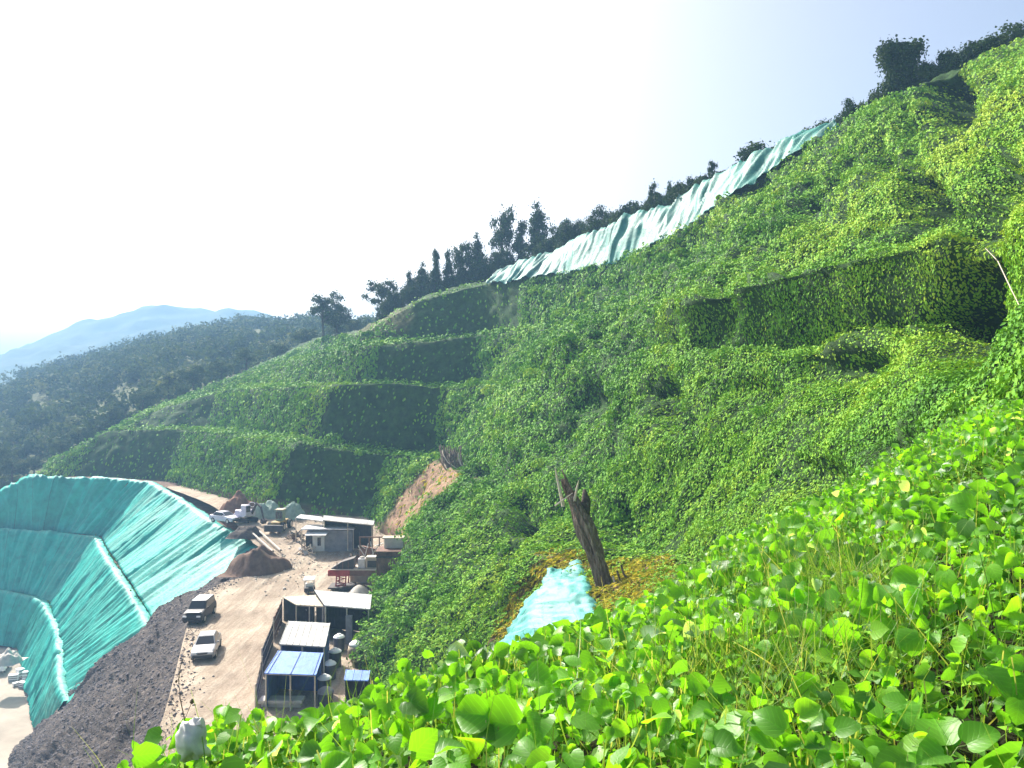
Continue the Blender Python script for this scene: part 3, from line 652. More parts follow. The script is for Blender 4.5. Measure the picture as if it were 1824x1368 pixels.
V, Q = leaf_diamonds(C, d, r_.normal(0, 1, C.shape), r_.uniform(.55, 1.25, len(C)), asp=.6, tilt=.5, turn=1, seed=74)
tt = np.repeat(np.clip(r_.normal(.38, .25, len(P))+0.3*fbm(P*.02, 2), 0, 1), 90)
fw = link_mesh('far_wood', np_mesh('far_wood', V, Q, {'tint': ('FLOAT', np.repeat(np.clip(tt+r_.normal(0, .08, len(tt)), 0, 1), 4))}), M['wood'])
tag(fw, 'hazy blue green wood covering the far hill', 'wood', kind='stuff')
MT = line((-500,668,1150),(-200,650,1150),(0,629,1150),(40,626,1150),(75,611,1150),(110,590,1150),(160,573,1150),(200,562,1150),(235,561,1150),(270,549,1150),(330,547,1150),(385,546,1150),(440,552,1150),(490,566,1150),(600,600,1150),(800,650,1150))
MBs = [p*np.array([.9, 0, 0])+np.array([0, 700, -21]) for p in MT]; MK = [p+np.array([0, 500, 0])-np.array([0, 0, p[2]+21]) for p in MT]
MG, _, mrv_ = loft([MK, MT, MBs], 10, [8, 30], w=1)
MG[..., 2] += 14*fbm(MG*.03, 5)*np.clip(MG[..., 2]/60, 0, 1)
mtn = link_mesh('mountain', np_mesh('mountain', MG.reshape(-1, 3), grid_faces(*MG.shape[:2]), smooth=True), M['mountain']); tag(mtn, kind='structure')

# ---------------------------------------------------------------- sheets laid over the cut slopes
def sheet(lines, seg, rows, amp, wl, name, label, cat, mat, seed, lift=0.12, w=2, thick=0.03, slant=0.0):
    S, t, rv_ = loft(lines, seg, rows, w=w)
    n = face_eye(grid_normals(S)[0], S)
    k = int(np.argmax(rv_ >= (len(lines)-1)*0.5))
    a = np.concatenate([[0], np.cumsum(np.linalg.norm(np.diff(S[k], axis=0), axis=1))])
    v = rv_[:, None]*np.ones((1, len(a))); A = a[None, :]+0*v+slant*v
    q = np.stack([A/wl, v*1.1+seed, v*0+seed*.7], -1)
    f = 1-np.abs(fbm(q, 2))*2.2                      # sharp ridges where the sheet bunches
    f2 = fbm(np.stack([A/(wl*3.5), v*.9, v*0+seed], -1), 2)
    f3 = fbm(np.stack([A/(wl*.35), v*2.2+5, v*0+seed], -1), 2)
    lipf = np.where(v < 1.0, 0.3, 1.0) if len(lines) == 3 else 1.0
    S = S+n*(lift+amp*lipf*(0.8*f+1.2*f2+0.35*f3))[..., None]
    S[..., 2] += 0.1*amp*f3
    o = link_mesh(name, np_mesh(name, S.reshape(-1, 3), grid_faces(*S.shape[:2]), {'panel': ('FLOAT', A+0.35*f2)}, smooth=True), mat)
    so_ = o.modifiers.new('thickness', 'SOLIDIFY'); so_.thickness = thick
    return tag(o, label, cat), S
def zl(z, *pts): return [Wz(x, y, z) for x, y in pts]
c1 = line((-300,905,163),(0,878,158),(52,852,157),(160,853,154),(268,863,151),(330,900,132),(382,938,115),(443,974,104),(475,996,99))
t1 = zl(-6.9, (-300,944),(0,941),(60,945),(120,950),(184,957),(208,998),(240,1045),(275,1104),(300,1140))
c2 = zl(-6.9, (-300,949),(0,946),(60,950),(115,954),(171,961),(196,1008),(228,1056),(262,1112),(285,1150))
t2 = zl(-17.0, (-300,1046),(0,1050),(35,1056),(66,1063),(97,1077),(110,1120),(121,1160),(124,1210),(130,1260))
c3 = zl(-17.0, (-300,1051),(0,1056),(28,1061),(52,1066),(78,1077),(93,1110),(104,1145),(111,1215),(118,1255))
t3 = zl(-25.2, (-300,1150),(-10,1151),(8,1151),(22,1151),(36,1153),(49,1205),(60,1262),(74,1300),(88,1335))
def back(l, d=0.7, up=-0.12):      # a strip of the sheet folded back over the lip
    c = l[4]; out_ = []
    for i, p in enumerate(l):
        v = np.array([0.25, 1, 0]) if i < 4 else (np.array([.8, .8, 0]) if i == 4 else np.array([1, .45, 0]))
        out_.append(p+v*d+np.array([0, 0, up]))
    return out_
g1 = [p+np.array([0, 0, -.1]) for p in back(c1, 5, 0)]
PG, _, prv = loft([g1, c1, t1, c2, t2, c3, t3, [p+np.array([-3, -3, -.4]) for p in t3]], 0.9, [4, 14, 4, 14, 4, 14, 3], w=2)
PG[..., 2] -= 0.12; PG = PG+0.12*np.stack([fbm(PG*.4, 3)]*3, -1)*np.array([.3, .3, 1])
pit = link_mesh('pit_slope', np_mesh('pit_slope', PG.reshape(-1, 3), grid_faces(*PG.shape[:2]), smooth=True), M['browndirt']); tag(pit, kind='structure')
sheet([back(c1), c1, t1], 0.28, [3, 44], 0.42, 1.3, 'teal_sheet', 'wrinkled teal sheet over the top tier of the stepped pit, directly below the dirt road', 'tarp', M['tarp'], 3, lift=.42, slant=1.4)
sheet([back(c2, .55), c2, t2], 0.28, [3, 44], 0.40, 1.2, 'teal_sheet', 'wrinkled teal sheet over the middle tier of the stepped pit', 'tarp', M['tarp'], 9, lift=.42, slant=1.2)
sheet([back(c3, .55), c3, t3], 0.26, [3, 40], 0.38, 1.1, 'teal_sheet', 'wrinkled teal sheet over the lowest tier of the pit, its foot on the pit floor', 'tarp', M['tarp'], 15, lift=.42, slant=1.0)
pn = np.broadcast_to(np.array([0, 0, 1.0]), PG.shape)
dw = np.zeros((PG.shape[0]-1, PG.shape[1]-1)); mr_ = prv[:-1]
for a_, b_ in ((2, 3), (4, 5)):
    dw[(mr_ >= a_) & (mr_ < b_)] = 1.6
mpg = (PG[:-1, :-1]+PG[1:, 1:])/2; dw *= (proj(mpg)[0] > (165 if True else 0)) | ((mr_[:, None] >= 4) & (proj(mpg)[0] > 84))
P, n_, t_, s_ = scatter(PG, pn, pn, dw, lambda m: np.full(m.shape[:2], 0.5), 81)
P = P+np.array([0, 0, 1])*(np.random.default_rng(1).random(len(P))*0.5)[:, None]
V, Q = leaf_diamonds(P, n_, t_, s_*.75, asp=.4, tilt=.8, seed=82)
wd = link_mesh('weeds', np_mesh('weeds', V, Q, {'tint': ('FLOAT', np.repeat(np.random.default_rng(2).random(len(P))*.6, 4))}), M['vine'])
tag(wd, 'low green weeds along the narrow ledges between the teal sheets', 'weeds', kind='stuff')
# the long sheet high up under the ridge trees
ss = [5.15, 5.6, 6, 6.5, 7, 7.5, 8, 8.5, 9, 9.5, 10, 10.5, 11]
def at_st(l, s_):
    k = min(int(s_), len(l)-2); return l[k]*(1-(s_-k))+l[k+1]*(s_-k)
hi_top = [at_st(P1, q) for q in ss]; hi_bot = [at_st(CD, q) for q in ss]
hi_bot = [b_+np.array([-.1, -.35, -.45]) for b_ in hi_bot]
hi_top = [p+np.array([0, 0, .4+.35*max(0, q-9.3)]) for p, q in zip(hi_top, ss)]; hi_bot = [p+np.array([0, 0, .35*max(0, q-9.3)]) for p, q in zip(hi_bot, ss)]
hi_bk = [p+np.array([.3, 1.6, .1]) for p in hi_top]
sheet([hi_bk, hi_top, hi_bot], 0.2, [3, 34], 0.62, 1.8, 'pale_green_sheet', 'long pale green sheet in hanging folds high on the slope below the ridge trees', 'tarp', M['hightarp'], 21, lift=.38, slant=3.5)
# the small pale sheet by the leaning stump
la = line((985,1033,41.6),(946,1076,39.3),(922,1110,37.6),(900,1152,35.8),(885,1200,34))
lb = line((1002,1021,41.2),(1004,1046,37.4),(1016,1078,34.2),(1030,1120,31),(1042,1170,28.5))
lc = line((1047,1016,41.5),(1060,1050,37.6),(1067,1080,34.6),(1076,1118,31.5),(1088,1160,29))
la2 = [a*.5+b*.5+np.array([-.35, -.35, .35]) for a, b in zip(la, lb)]
lc2 = [a*.5+b*.5+np.array([.1, -.2, .35]) for a, b in zip(lb, lc)]
sheet([la, la2, lb, lc2, lc], 0.12, [14, 14, 10, 12], 0.20, 0.75, 'small_pale_sheet', 'small pale cyan sheet stretched over a bare bank beside the leaning dead stump', 'tarp', M['paletarp'], 31, lift=.18, thick=.02)
# ---------------------------------------------------------------- trees
def crown_mesh(name, kind, seed, h=10.0, leaf=0.235):
    r_ = np.random.default_rng(seed)
    cs = []; rs = []
    if kind == 'round':
        for k in range(34):
            d = norm(r_.normal(0, 1, 3)); q = r_.random()**.4
            cs.append([d[0]*q*3.2, d[1]*q*3.2, 6.3+d[2]*q*3.1]); rs.append(r_.uniform(.7, 1.35))
    elif kind == 'spire':
        for k in range(40):
            z = r_.uniform(1.0, 9.7); rad = (2.5*(1-z/10.2)+.2)*r_.uniform(.7, 1.15); a = r_.uniform(0, 6.28); q = r_.random()**.5*rad
            cs.append([q*math.cos(a), q*math.sin(a), z]); rs.append(r_.uniform(.55, 1.0)*(1.15-.095*z))
    elif kind == 'open':
        for k in range(22):
            a = r_.uniform(0, 6.28); q = r_.uniform(.3, 3.3); z = 5+r_.random()*4.6
            cs.append([q*math.cos(a), q*math.sin(a), z]); rs.append(r_.uniform(.45, .85))
    elif kind == 'column':
        for k in range(90):
            z = r_.uniform(.2, 9.4); rad = 2.3-.16*z if z < 6.5 else 1.3+.28*(z-6.5); a = r_.uniform(0, 6.28); q = rad*r_.uniform(.55, 1)
            cs.append([q*math.cos(a)-.12*z*.3, q*math.sin(a), z]); rs.append(r_.uniform(.5, .9))
    else:   # bush
        for k in range(36):
            d = norm(r_.normal(0, 1, 3)); q = r_.random()**.4
            cs.append([d[0]*q*5, d[1]*q*5, max(.5, 4.2+d[2]*q*4.4*(1-.12*abs(d[0]*q)))]); rs.append(r_.uniform(1.1, 2.0))
    cs = np.array(cs); rs = np.array(rs); per = 130
    d = norm(r_.normal(0, 1, (len(cs), per, 3))); q = r_.random((len(cs), per, 1))**.45
    C = (cs[:, None]+d*q*rs[:, None, None]*np.array([1, 1, .85])).reshape(-1, 3)
    C += r_.normal(0, .30, C.shape)*r_.random((len(C), 1))*1.6
    d = d.reshape(-1, 3)
    if kind == 'column': d = norm(d+np.array([0, 0, .2])); T = np.broadcast_to([0, 0, -1.0], C.shape)
    else: T = r_.normal(0, 1, C.shape)
    s_ = r_.uniform(.6, 1.5, len(C))*leaf*(1.6 if kind == 'bush' else 1)
    V, Q = leaf_diamonds(C, d, T, s_, asp=.5, tilt=.55, turn=.5, seed=seed+1)
    tt = np.clip(np.repeat(r_.normal(.45, .25, len(cs)), per)+r_.normal(0, .12, len(C)), 0, 1)
    return np_mesh(name, V, Q, {'tint': ('FLOAT', np.repeat(tt, 4))}), cs
def trunk_mesh(name, kind, cs, seed):
    r_ = random.Random(seed); b = MB(); top = {'round': 8, 'spire': 9.4, 'open': 8.5, 'column': 9, 'bush': 5}[kind]; r0 = {'column': .9, 'bush': .3}.get(kind, .28)
    pts = [(math.sin(z*.6+seed)*.16*min(1, z/3), math.cos(z*.5+seed)*.14*min(1, z/3), z) for z in np.linspace(-1.2, top, 9)]
    b.tube(pts, [r0*(1-.85*i/8)+.03 for i in range(9)], 8)
    for c in cs[::3]:
        z0 = max(.5, min(top*.85, c[2]*.72)); base = np.array([0, 0, z0]); md = base*.5+c*.5+np.array([0, 0, .3])
        b.tube([base, md, c], [r0*.32, r0*.2, .03], 5)
    me = bpy.data.meshes.new(name); me.from_pydata(b.v, [], b.f); me.update()
    me.polygons.foreach_set('use_smooth', np.ones(len(me.polygons), bool)); return me
PROTO = {}
for kd, n in (('round', 3), ('spire', 3), ('open', 2), ('column', 1), ('bush', 3)):
    for k in range(n):
        cm, cs = crown_mesh(f'{kd}_crown', kd, 100+k*7+len(kd)); tm = trunk_mesh(f'{kd}_trunk', kd, cs, k+3)
        cm.materials.append(M['tree']); tm.materials.append(M['bark']); PROTO.setdefault(kd, []).append((cm, tm))
def tree(name, kind, base, h, wdt, label, group=None, k=0, rz=None, cat='tree', crown_mat=None):
    cm, tm = PROTO[kind][k % len(PROTO[kind])]
    nat = {'round': 8.2, 'spire': 5.2, 'open': 7.4, 'column': 5.0, 'bush': 12.0}[kind]
    e = empty(name, base, label, cat, group, rz if rz is not None else random.uniform(0, 6.28))
    e.scale = (wdt/nat, wdt/nat, h/10.0)
    for nm, me in (('crown', cm), ('trunk', tm)):
        o = bpy.data.objects.new(nm, me); col.objects.link(o); o.parent = e
        if nm == 'crown' and crown_mat:
            o.material_slots[0].link = 'OBJECT'; o.material_slots[0].material = crown_mat
    return e
def ridge_tree(name, kind, x, ytop, ybase, wpx, D, label, group=None, k=0, cat='tree', rz=None):
    if kind == 'bush': ytop -= 8; wpx *= 1.35
    else: ytop -= 9; wpx *= 1.15
    b = W(x, ybase, D); tree(name, kind, b, (ybase-ytop)/F*D, wpx/F*D, label, group, k, rz, cat)
RG = 'trees along the ridge line'
T_ = [('broad_tree','open',575,530,612,66,192,'sparse flat topped tree leftmost on the ridge line above the top terrace',0),
 ('broad_tree','round',600,545,612,50,196,'low rounded tree just right of the leftmost ridge tree',1),
 ('broad_tree','open',680,507,580,62,176,'broad tree with feathery crown standing left of the dense ridge wood',1),
 ('slim_tree','spire',729,494,548,28,166,'short slim tree at the left edge of the dense ridge wood',0),
 ('slim_tree','spire',752,478,545,34,163,'slim pointed tree, second from the left edge of the dense ridge wood',1),
 ('slim_tree','spire',776,456,542,32,160,'narrow pointed tree taller than its left neighbours in the ridge wood',2),
 ('slim_tree','spire',798,457,535,30,158,'narrow tree with forked top right beside the tall pointed one',0),
 ('broad_tree','round',824,433,530,44,158,'dome crowned tree in the middle of the dense ridge wood',0),
 ('slim_tree','spire',850,426,525,36,156,'pointed tree between the dome crowned and the tall open one',1),
 ('broad_tree','open',893,379,520,64,158,'tall tree with loose open crown above the left end of the pale green sheet',0),
 ('slim_tree','spire',930,405,500,40,154,'leaner pointed tree between the two tallest trees of the ridge wood',2),
 ('slim_tree','spire',958,371,490,54,151,'tallest dark pointed tree above the left end of the pale green sheet',1),
 ('broad_tree','round',1002,396,470,44,142,'compact dark tree right of the tallest pointed tree',2),
 ('broad_tree','round',1034,402,455,46,136,'greyish rounded tree between two darker ones above the pale green sheet',1),
 ('broad_tree','round',1076,374,445,60,127,'large dark square crowned tree above the pale green sheet',0),
 ('broad_tree','spire',1163,336,400,36,112,'small dark tree with a pointed tip standing above low ridge bushes',0),
 ('leafy_bush','bush',1120,374,415,60,119,'low spreading bush left of the small pointed ridge tree',0),
 ('leafy_bush','bush',1222,335,375,66,104,'long low bush right of the small pointed ridge tree',1),
 ('leafy_bush','bush',1258,315,355,42,99,'rounded bush beneath the thin wispy sapling',2),
 ('sapling','open',1270,295,345,24,98,'thin wispy sapling sticking out above the ridge bushes',1),
 ('leafy_bush','bush',1342,257,318,76,93,'large dark bush in the middle of the pale green sheet top edge',0),
 ('leafy_bush','bush',1402,264,300,44,89,'small bush right of the large dark bush above the sheet',1),
 ('leafy_bush','bush',1460,220,275,64,85,'dark bush at the right end of the pale green sheet',2),
 ('leafy_bush','bush',1518,176,240,44,80,'dome shaped bush left of the vine draped trunk, on the ridge',0),
 ('leafy_bush','bush',1550,178,225,46,79,'flat dark bush at the left foot of the vine draped trunk',1),
 ('vine_draped_tree','column',1606,84,215,70,77,'tall dark broken tree trunk draped in vines on the skyline',0),
 ('broad_tree','round',1650,114,185,40,76,'small bushy tree right of the vine draped trunk',2),
 ('leafy_bush','bush',1714,84,150,66,74,'broad low bush on the skyline between small tree and right edge',2),
 ('leafy_bush','bush',1765,72,125,44,73,'scrubby small bush high on the skyline near the right edge',1),
 ('leafy_bush','bush',1822,38,110,56,71,'dark bush cut by the right edge of the picture on the skyline',0)]
for nm, kd, x, yt, yb, wp, D, lb_, k in T_:
    ridge_tree(nm, kd, x, yt, yb, wp, D, lb_, RG, k, 'bush' if nm == 'leafy_bush' else 'tree', rz=0.4 if kd == 'column' else None)
# fill between them: further wood trees, told apart by nothing
for i in range(48):
    s_ = random.uniform(3.0, 6.4); p = at_st(P1, s_)+np.array([random.uniform(-1, 3), random.uniform(2, 14), -1.5])
    tree('wood_tree', random.choice(['round', 'spire', 'round']), p, random.uniform(4.8, 8.2), random.uniform(3.5, 5.5), 'dark hazy tree filling the wood on the left part of the ridge', 'trees filling the ridge wood', i)
for i in range(64):
    s_ = random.uniform(6.3, 13.6); p = at_st(P1, s_)+np.array([random.uniform(0, 3), random.uniform(2.0, 6), -1.2])
    tree('ridge_shrub', 'bush', p, random.uniform(3.0, 4.6)*(1.45 if s_ < 9 else 1), random.uniform(3.5, 6.5), 'low dark shrub in the hedge of scrub along the right part of the ridge', 'shrubs along the ridge', i, cat='shrub')
# trees at the foot of the far hill beside the terraces
for i, (x, y, D, h, kd) in enumerate([(22,860,192,8,'round'),(60,852,194,7,'round'),(-8,845,196,9,'round'),(110,815,196,6,'round'),(150,790,200,7,'bush'),(205,752,205,6,'bush'),(255,735,207,8,'round'),(300,712,210,9,'open'),(345,700,212,10,'round'),(395,682,214,8,'round'),(440,668,218,9,'open'),(500,650,222,8,'round'),(545,632,226,10,'round'),(600,612,224,9,'round'),(630,602,215,7,'round')]):
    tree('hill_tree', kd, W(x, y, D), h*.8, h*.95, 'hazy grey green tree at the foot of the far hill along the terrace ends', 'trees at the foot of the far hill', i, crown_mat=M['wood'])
# ---------------------------------------------------------------- sheds
def yard(px_, py_):
    z = 0.0
    for _ in range(8):
        p = Wz(px_, py_, z); z = float(yz(p[1]))
    return p
def shed(name, label, q, zg, roofm, wallm, th=0.07, ribs=0.5, posts=True, walls='blr', group=None, lip=0.12, boards=True):
    """q: four roof corners, front-left, front-right, back-right, back-left"""
    q = [np.array(p, float) for p in q]; c = sum(q)/4; c = np.array([c[0], c[1], zg])
    e = empty(name, c, label, 'shed', group); q = [p-c for p in q]
    b = MB().quadslab(q, th); n = max(2, int(np.linalg.norm(q[1]-q[0])/ribs))
    for i in range(n+1):
        f = i/n; a_ = q[0]*(1-f)+q[1]*f; d_ = q[3]*(1-f)+q[2]*f
        a_ = a_*.998+d_*.002; b.tube([a_+np.array([0, 0, .012]), d_+np.array([0, 0, .012])], .028, 5)
    b.build('roof', roofm, e)
    i0 = lambda p, k=.93: np.array([p[0]*k, p[1]*k, p[2]])
    I = [i0(p) for p in q]
    def wall(a, d, nm):
        w_ = MB(); t = np.array([d[1]-a[1], a[0]-d[0], 0]); t = t/np.linalg.norm(t)*.05
        nb = max(2, int(np.linalg.norm(d-a)/.3))
        for k in range(nb):
            f0, f1 = k/nb, (k+.96)/nb; A_ = a*(1-f0)+d*f0; D_ = a*(1-f1)+d*f1; o_ = t*(.35 if k % 2 else 0)
            w_.add([A_*[1,1,0]+o_, D_*[1,1,0]+o_, D_*[1,1,0]+o_+t, A_*[1,1,0]+o_+t, A_-[0,0,th+.01]+o_, D_-[0,0,th+.01]+o_, D_-[0,0,th+.01]+o_+t, A_-[0,0,th+.01]+o_+t],
                   [(0,1,2,3),(4,7,6,5),(0,4,5,1),(1,5,6,2),(2,6,7,3),(3,7,4,0)])
        return w_.build(nm, wallm, e)
    if 'b' in walls: wall(I[3], I[2], 'back_wall')
    if 'l' in walls: wall(I[0], I[3], 'side_wall')
    if 'r' in walls: wall(I[1], I[2], 'side_wall')
    if posts:
        for p in (I[0], I[1], (I[0]+I[1])/2):
            MB().tube([(p[0]*1.02, p[1]*1.03, 0), (p[0]*1.02, p[1]*1.03, p[2]-th)], .055, 8).build('post', M['palewood'], e)
        MB().tube([I[0]*1.02-[0, .02, th+.06], I[1]*1.02-[0, .02, th+.06]], .05, 6).build('beam', M['palewood'], e)
    return e
def rq(pts): return [Wz(x, y, z) for x, y, z in pts]
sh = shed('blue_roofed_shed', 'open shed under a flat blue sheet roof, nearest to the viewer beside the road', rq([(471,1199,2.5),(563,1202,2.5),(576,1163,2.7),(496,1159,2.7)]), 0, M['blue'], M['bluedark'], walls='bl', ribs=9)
for f in (.5, .94, .06):
    a, b_ = [np.array(v) for v in sub(sh, Wz(471+92*f, 1199+3*f, 2.53), Wz(496+80*f, 1159+4*f, 2.73))]
    MB().box(((a+b_)/2), (.05, np.linalg.norm(b_-a), .03), rx=math.atan2(b_[2]-a[2], b_[1]-a[1]), rz=-math.atan2(b_[0]-a[0], b_[1]-a[1])).build('roof_batten', M['bluedark'], sh)
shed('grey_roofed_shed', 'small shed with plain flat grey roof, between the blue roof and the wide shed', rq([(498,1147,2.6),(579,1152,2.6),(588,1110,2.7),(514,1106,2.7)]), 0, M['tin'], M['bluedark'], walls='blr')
wide = shed('wide_roofed_shed', 'wide open fronted shed with light grey tin roof behind the grey roofed shed', rq([(578,1078,3.1),(659,1085,3.1),(662,1059,3.3),(560,1051,3.3)]), 0, M['tin'], M['darkwall'], walls='bl', ribs=.4)
MB().box(sub(wide, Wz(622, 1115, 1.5)+np.array([0, 0, -.4]))[0], (.55, .3, 2.6)).build('pillar', M['greywall'], wide)
lean = shed('lean_to_shed', 'sagging low dusty lean-to roof joined to the left of the wide shed', rq([(527,1077,2.5),(577,1080,2.7),(562,1060,2.75),(503,1063,2.2)]), 0, M['tan'], M['darkwall'], walls='b', ribs=.5)
far = shed('long_far_shed', 'long dark far shed under two thin light roof sheets at the back of the yard', rq([(575,926,5.2),(665,935,5.0),(667,927.5,5.2),(577,918,5.4)]), 1.6, M['tin'], M['darkwall'], walls='blr', ribs=.8)
q2 = [np.array(v) for v in sub(far, *rq([(527,922,4.9),(575,928,5.0),(574,920.5,5.2),(535,916,5.1)]))]
MB().quadslab(q2, .07).build('roof', M['tin'], far)
for k in (0, 1): MB().tube([q2[k]*[1,1,0], q2[k]-[0, 0, .08]], .06, 6).build('post', M['palewood'], far)
# booth in front of the far shed
hp = Wz(574, 984, 1.25); hut = empty('site_hut', hp, 'small grey hut with white flat roof in front of the long far shed', 'hut')
MB().box((0.9, 1.2, 1.35), (5.6, 2.4, 2.7)).build('wall', M['greywall'], hut, bevel=.02)
MB().box((0.75, 1.0, 2.92), (6.5, 2.9, .14)).build('roof', M['whitetin'], hut)
MB().box((-.55, -.62, 2.42), (2.6, 1.25, .09), rx=.16).build('awning', M['whitetin'], hut)
MB().box((-.45, -.04, 1.05), (1.45, .08, 2.1)).build('wall_panel', M['whitewall'], hut)
MB().box((-.35, -.10, 1.35), (.42, .05, 1.0)).build('window', M['glass'], hut)
d_ = MB().box((-1.62, -.04, 1.0), (.8, .08, 2.0)).build('door', M['darkwall'], hut)
MB().box((-1.35, -.1, 1.0), (.05, .06, .15)).build('handle', M['palesteel'], d_)
for x_ in (-2.45, 3.9): MB().tube([(x_, -.35, 0), (x_, -.35, 2.85)], .06, 6).build('post', M['palewood'], hut)
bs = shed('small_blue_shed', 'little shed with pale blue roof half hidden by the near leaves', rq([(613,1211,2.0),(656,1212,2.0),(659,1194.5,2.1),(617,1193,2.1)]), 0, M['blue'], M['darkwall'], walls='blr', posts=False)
# fence panels at the left of the sheds
def panel(name, label, a, b_, h, mat, n):
    e = empty(name, (a+b_)/2*[1, 1, 0]+[0, 0, a[2]], label, 'fence panel'); d = b_-a; L_ = np.linalg.norm(d[:2]); rz = math.atan2(d[1], d[0])
    m_ = MB()
    for k in range(n):
        f = (k+.5)/n-.5; m_.box((d[0]*f, d[1]*f, h/2+random.uniform(-.06, .06)), (L_/n*.94, .04+.03*(k % 2), h), rz=rz)
    m_.build('board_panel', mat, e)
    for f in (-.48, .48): MB().tube([(d[0]*f*1.02, d[1]*f*1.02, 0), (d[0]*f*1.02, d[1]*f*1.02, h+.15)], .06, 6).build('post', M['palewood'], e)
    t = MB()
    for zz in (.3*h, .8*h): t.box((0, 0, zz), (L_*.97, .13, .07), rz=rz)
    t.build('rail', M['palewood'], e)
panel('fence_panel', 'rusty brown upright fence panel at the left edge of the grey roofed shed', Wz(487,1143,0), Wz(502,1108,0), 2.0, M['rust'], 9)
panel('fence_panel', 'dark board fence panel beside the road at the left of the blue roofed shed', Wz(466,1203,0), Wz(486,1150,0), 1.9, M['darkwall'], 10)
panel('fence_panel', 'nearest weathered fence panel running down towards the near leaves', Wz(455,1262,0), Wz(467,1208,0), 1.5, M['deadwood'], 9)
e = empty('concrete_slab', Wz(502, 1258, .0), 'long pale concrete slab lying in front of the blue roofed shed', 'slab')
MB().box((0, 0, .45), (3.0, .9, .22)).build('slab_top', M['concrete'], e, bevel=.03); MB().box((0, .05, .17), (2.7, .6, .33)).build('base', M['concrete'], e, bevel=.02)
# drums beside the sheds
def drum(p, r, h, label):
    e = empty('water_drum', p, label, 'drum', 'drums standing beside the sheds')
    MB().lathe((0, 0, 0), [(r*.96, 0), (r, .05), (r, h*.32), (r*1.03, h*.34), (r, h*.36), (r, h*.66), (r*1.03, h*.68), (r, h*.7), (r, h)], 18).build('drum_body', M['drum'], e, smooth=False)
    l = MB().lathe((0, 0, h+.003), [(r*1.06, 0), (r*1.06, .05), (r*.8, .16), (r*.35, .26), (r*.3, .3), (.02, .31)], 18).build('lid', M['whiteplastic'], e)
    return e
drum(Wz(604,1160,.0), .44, 1.15, 'dark drum with white lid farthest from the viewer in the row beside the sheds')
drum(Wz(597,1187,.0), .47, 1.15, 'dark drum with white lid, second farthest in the row beside the sheds')
drum(Wz(588,1209,.0), .44, 1.1, 'dark drum with white lid beside the right rear of the blue roof')
drum(Wz(578,1236,.0), .46, 1.1, 'dark drum with white lid at the front right corner of the blue roof')
e = empty('covered_drum', Wz(580,1256,0), 'grey netted drum nearest to the viewer at the end of the drum row', 'drum', 'drums standing beside the sheds')
MB().lathe((0, 0, 0), [(.5, 0), (.52, .9)], 16).build('drum_body', M['drum'], e); MB().lathe((0, 0, .903), [(.58, 0), (.5, .16), (.3, .3), (.05, .36)], 16).build('cover', M['greywall'], e)
e = empty('storage_tank', Wz(636,1170,.2), 'fat tan tank with whitish domed top resting against the vine slope', 'tank')
MB().lathe((0, 0, 0), [(.62, 0), (.72, .15), (.74, .6), (.66, .95)], 20).build('tank_shell', M['tan'], e, smooth=True)
MB().lathe((0, 0, .95), [(.665, 0), (.6, .14), (.4, .3), (.15, .37), (.02, .38)], 20).build('dome', M['whiteplastic'], e, smooth=True)
e = empty('white_board', Wz(663,1126,.9), 'crumpled white sheet board leaning on the slope right of the wide shed', 'board')
MB().box((0, 0, .5), (.62, .06, 1.0), ry=.25, rx=-.3).build('board', M['whiteplastic'], e); MB().tube([(.25, .5, 0), (.1, .05, .8)], .03, 6).build('prop', M['palewood'], e)
e = empty('scaffold_frame', Wz(560,1110,0), 'pale jumble of tubes and sheet scraps standing in the mouth of the wide shed', 'scaffold')
m_ = MB(); r_ = random.Random(4)
for k in range(16):
    a = (r_.uniform(-.6, .6), r_.uniform(-.3, .3), r_.uniform(0, 1)); m_.tube([a, (a[0]+r_.uniform(-.5, .5), a[1]+r_.uniform(-.2, .2), r_.uniform(1.0, 2.0))], .03, 5)
m_.build('tube_bundle', M['palesteel'], e); MB().box((-.55, 0, 1.1), (.45, .05, .7), ry=.4).build('sheet_scrap', M['tin'], e); MB().box((.1, .1, .4), (.4, .05, .6), ry=-.3).build('sheet_scrap', M['whiteplastic'], e)
# ---------------------------------------------------------------- loading platform, hopper, bin
pb = Wz(628, 1047, .45); e = empty('loading_platform', pb, 'red and rust brown steel beam platform on lattice legs before the brown bin', 'platform')
o = pb; bm_ = W(628, 1021, pb[1]-.2)-o
MB().box((bm_[0]-1.45, 0, bm_[2]), (2.3, .5, .62)).build('beam', M['redpaint'], e, bevel=.03)
MB().box((bm_[0]+1.17, 0, bm_[2]), (2.92, .46, .58)).build('beam', M['rust'], e, bevel=.03)
MB().box((bm_[0]+.1, .9, bm_[2]+.33), (5.0, 2.2, .08)).build('deck', M['palewood'], e)
for sx in (-1.75, -.75):
    for sy in (-.1, 1.5):
        g = MB().tube([(sx, sy, 0), (sx+.08, sy, bm_[2]-.3)], .075, 6).build('leg', M['redpaint'], e)
m_ = MB()
for k in range(5):
    z0 = k*(bm_[2]-.35)/5; z1 = (k+1)*(bm_[2]-.35)/5; xx = (-1.75, -.75) if k % 2 else (-.75, -1.75)
    m_.tube([(xx[0], -.1, z0), (xx[1], -.1, z1)], .04, 5); m_.tube([(-1.75, -.1, z1), (-.75, -.1, z1)], .03, 5)
m_.build('lattice', M['redpaint'], e)
MB().box((-1.2, .5, .08), (2.6, 2.2, .16)).build('base_plate', M['darksteel'], e)
hb = Wz(646, 1041, .5); e = empty('concrete_block_wall', hb, 'low pale concrete wall below the rusty end of the beam platform', 'wall')
MB().box((0, 0.9, .5), (3.0, .5, 1.0)).build('wall_body', M['concrete'], e, bevel=.04); MB().box((0, .9, 1.05), (3.1, .6, .1)).build('coping', M['concrete'], e)
